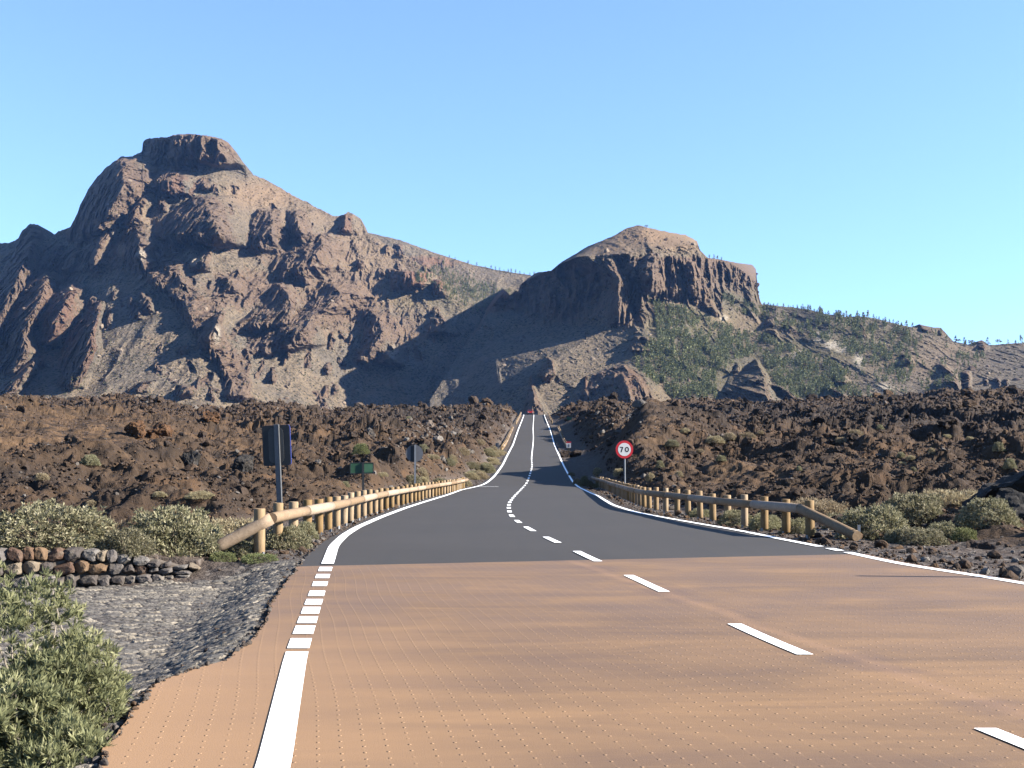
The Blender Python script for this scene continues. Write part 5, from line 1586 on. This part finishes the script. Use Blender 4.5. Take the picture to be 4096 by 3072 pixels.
sk = [(764, 8, 1), (768, 9, 0), (773, 8, 1), (777, 9, 2), (783, 10, 0), (788, 8, 4), (793, 9, 2), (797, 10, 0), (801, 9, 1), (804, 8, 0), (810, 13, 0), (814, 8, 1), (822, 12, 0), (828, 11, 2), (835, 9, 5), (837, 10, 0), (843, 11, 1), (847, 8, 0), (850, 9, 4), (856, 10, 3), (863, 12, 3), (868, 16, 0), (873, 11, 2), (879, 9, 0), (883, 8, 2), (885, 11, 1), (889, 9, 0), (893, 10, 2), (898, 10, 4), (901, 9, 0), (906, 14, 3), (912, 12, 3), (770, 7, 0), (790, 7, 2), (817, 8, 0), (859, 8, 1), (876, 8, 3), (896, 8, 0)]
for px, h, q in sk:
    y = float(np.interp(px, RSX, RSY)) + 2.0; p = sample_sheet(SR, np.array([px]), np.array([y]))[0]; pine(p, h * 1.0, q, "small pine on the skyline of the wooded shoulder right of the cliffs", "pines on the right skyline")
for px, h, q, lb in [(955, 14, 3, "slim pine beside the round crowned pine on the far right skyline"), (958, 9, 5, "flat crowned pine leftmost of the far right skyline group"), (965, 9, 0, "short pine between two larger ones on the far right skyline"), (971, 12, 5, "round crowned pine on the far right skyline left of the pale crag"), (987, 15, 2, "broad pine just behind the pale crag on the far right skyline"),
                     (998, 12, 5, "umbrella shaped pine on the far right skyline"), (1008, 11, 2, "dense dark pine right of the umbrella shaped pine"), (1015, 9, 0, "short pine next to the tall one at the right edge"), (1021, 17, 0, "tallest broad pine at the right edge of the skyline")]:
    y = float(np.interp(px, RSX, RSY)) + 1.5; p = sample_sheet(SR, np.array([px]), np.array([y]))[0]; pine(p, h * .95, q, lb, None)
for px, h, q in [(709, 8, 1), (714, 10, 2), (717, 9, 0), (721, 7, 1)]:
    y = float(np.interp(px, RSX, RSY)) + 1.0; p = sample_sheet(SR, np.array([px]), np.array([y]))[0]; pine(p, h, q, "pine on the cliff top notch between the two bluffs", "pines between the two bluffs")
p = sample_sheet(SR, np.array([646.0]), np.array([228.5]))[0]; pine(p, 6.5, 5, "lone round bush on the summit of the right mountain", None)
for px in [448, 455, 468, 476, 484, 490, 494, 499, 503, 507, 511, 515, 519, 524, 529, 533, 541, 547]:
    y = float(np.interp(px, FSX, FSY)) + 1.2; p = sample_sheet(SF, np.array([px]), np.array([y]))[0]; pine(p, random.uniform(8, 13) * (1.4 if px in (468,) else 1), random.choice([0, 1, 2, 3]), "tiny pine on the far ridge skyline behind the road", "pines on the far ridge")

# scrub and boulders over the mountain slopes, uncountable
N = 26000
px = rp_.uniform(-30, 1050, N); py = rp_.uniform(150, 414, N)
posl = []
skL = np.interp(px, LSX, LSY); skR = np.interp(px, RSX, RSY)
inR = (px > 500) & (py > skR + 4); inL = (px < 500) & (py > skL + 4)
dn = pn(px / 25, py / 18) + .6 * pn(px / 6, py / 5)
kp = (rp_.uniform(0, 1, N) < .55 + .7 * dn)
A = sample_sheet(SL, px[inL & kp], py[inL & kp]); B_ = sample_sheet(SR, px[inR & kp], py[inR & kp]); allm = np.concatenate([A, B_])
sel = rp_.uniform(0, 1, len(allm)) < .62
P0, F0 = rock_protos(1, 6, .2, 12)
n = NT("mountain_scrub", .95, .1); c = n.ramp(n.attr("tint"), [(0, (.06, .065, .038)), (.6, (.11, .11, .062)), (1, (.19, .165, .10))]); n.color(c, .55); M_scrub = n.m
s_ = rp_.uniform(.8, 2.0, sel.sum()); o = scatter_rocks("mountain_scrub", allm[sel] + np.array([0, 0, .3]), s_, P0, F0, M_scrub, 5); o["kind"] = "stuff"; tag(o, "low dark scrub dotted over the mountain slopes", "scrub")
n = NT("mountain_boulder", .95, .1); c = n.ramp(n.attr("tint"), [(0, (.14, .10, .078)), (.5, (.26, .19, .14)), (1, (.42, .33, .24))]); n.color(c, .52); M_mb = n.m
s_ = np.clip(rp_.pareto(2.5, (~sel).sum()) * 1.0 + .9, .9, 5.5); o = scatter_rocks("mountain_boulders", allm[~sel], s_, P1, F1_, M_mb, 6); o["kind"] = "stuff"; tag(o, "boulders and rock teeth strewn over the mountain slopes", "boulders")
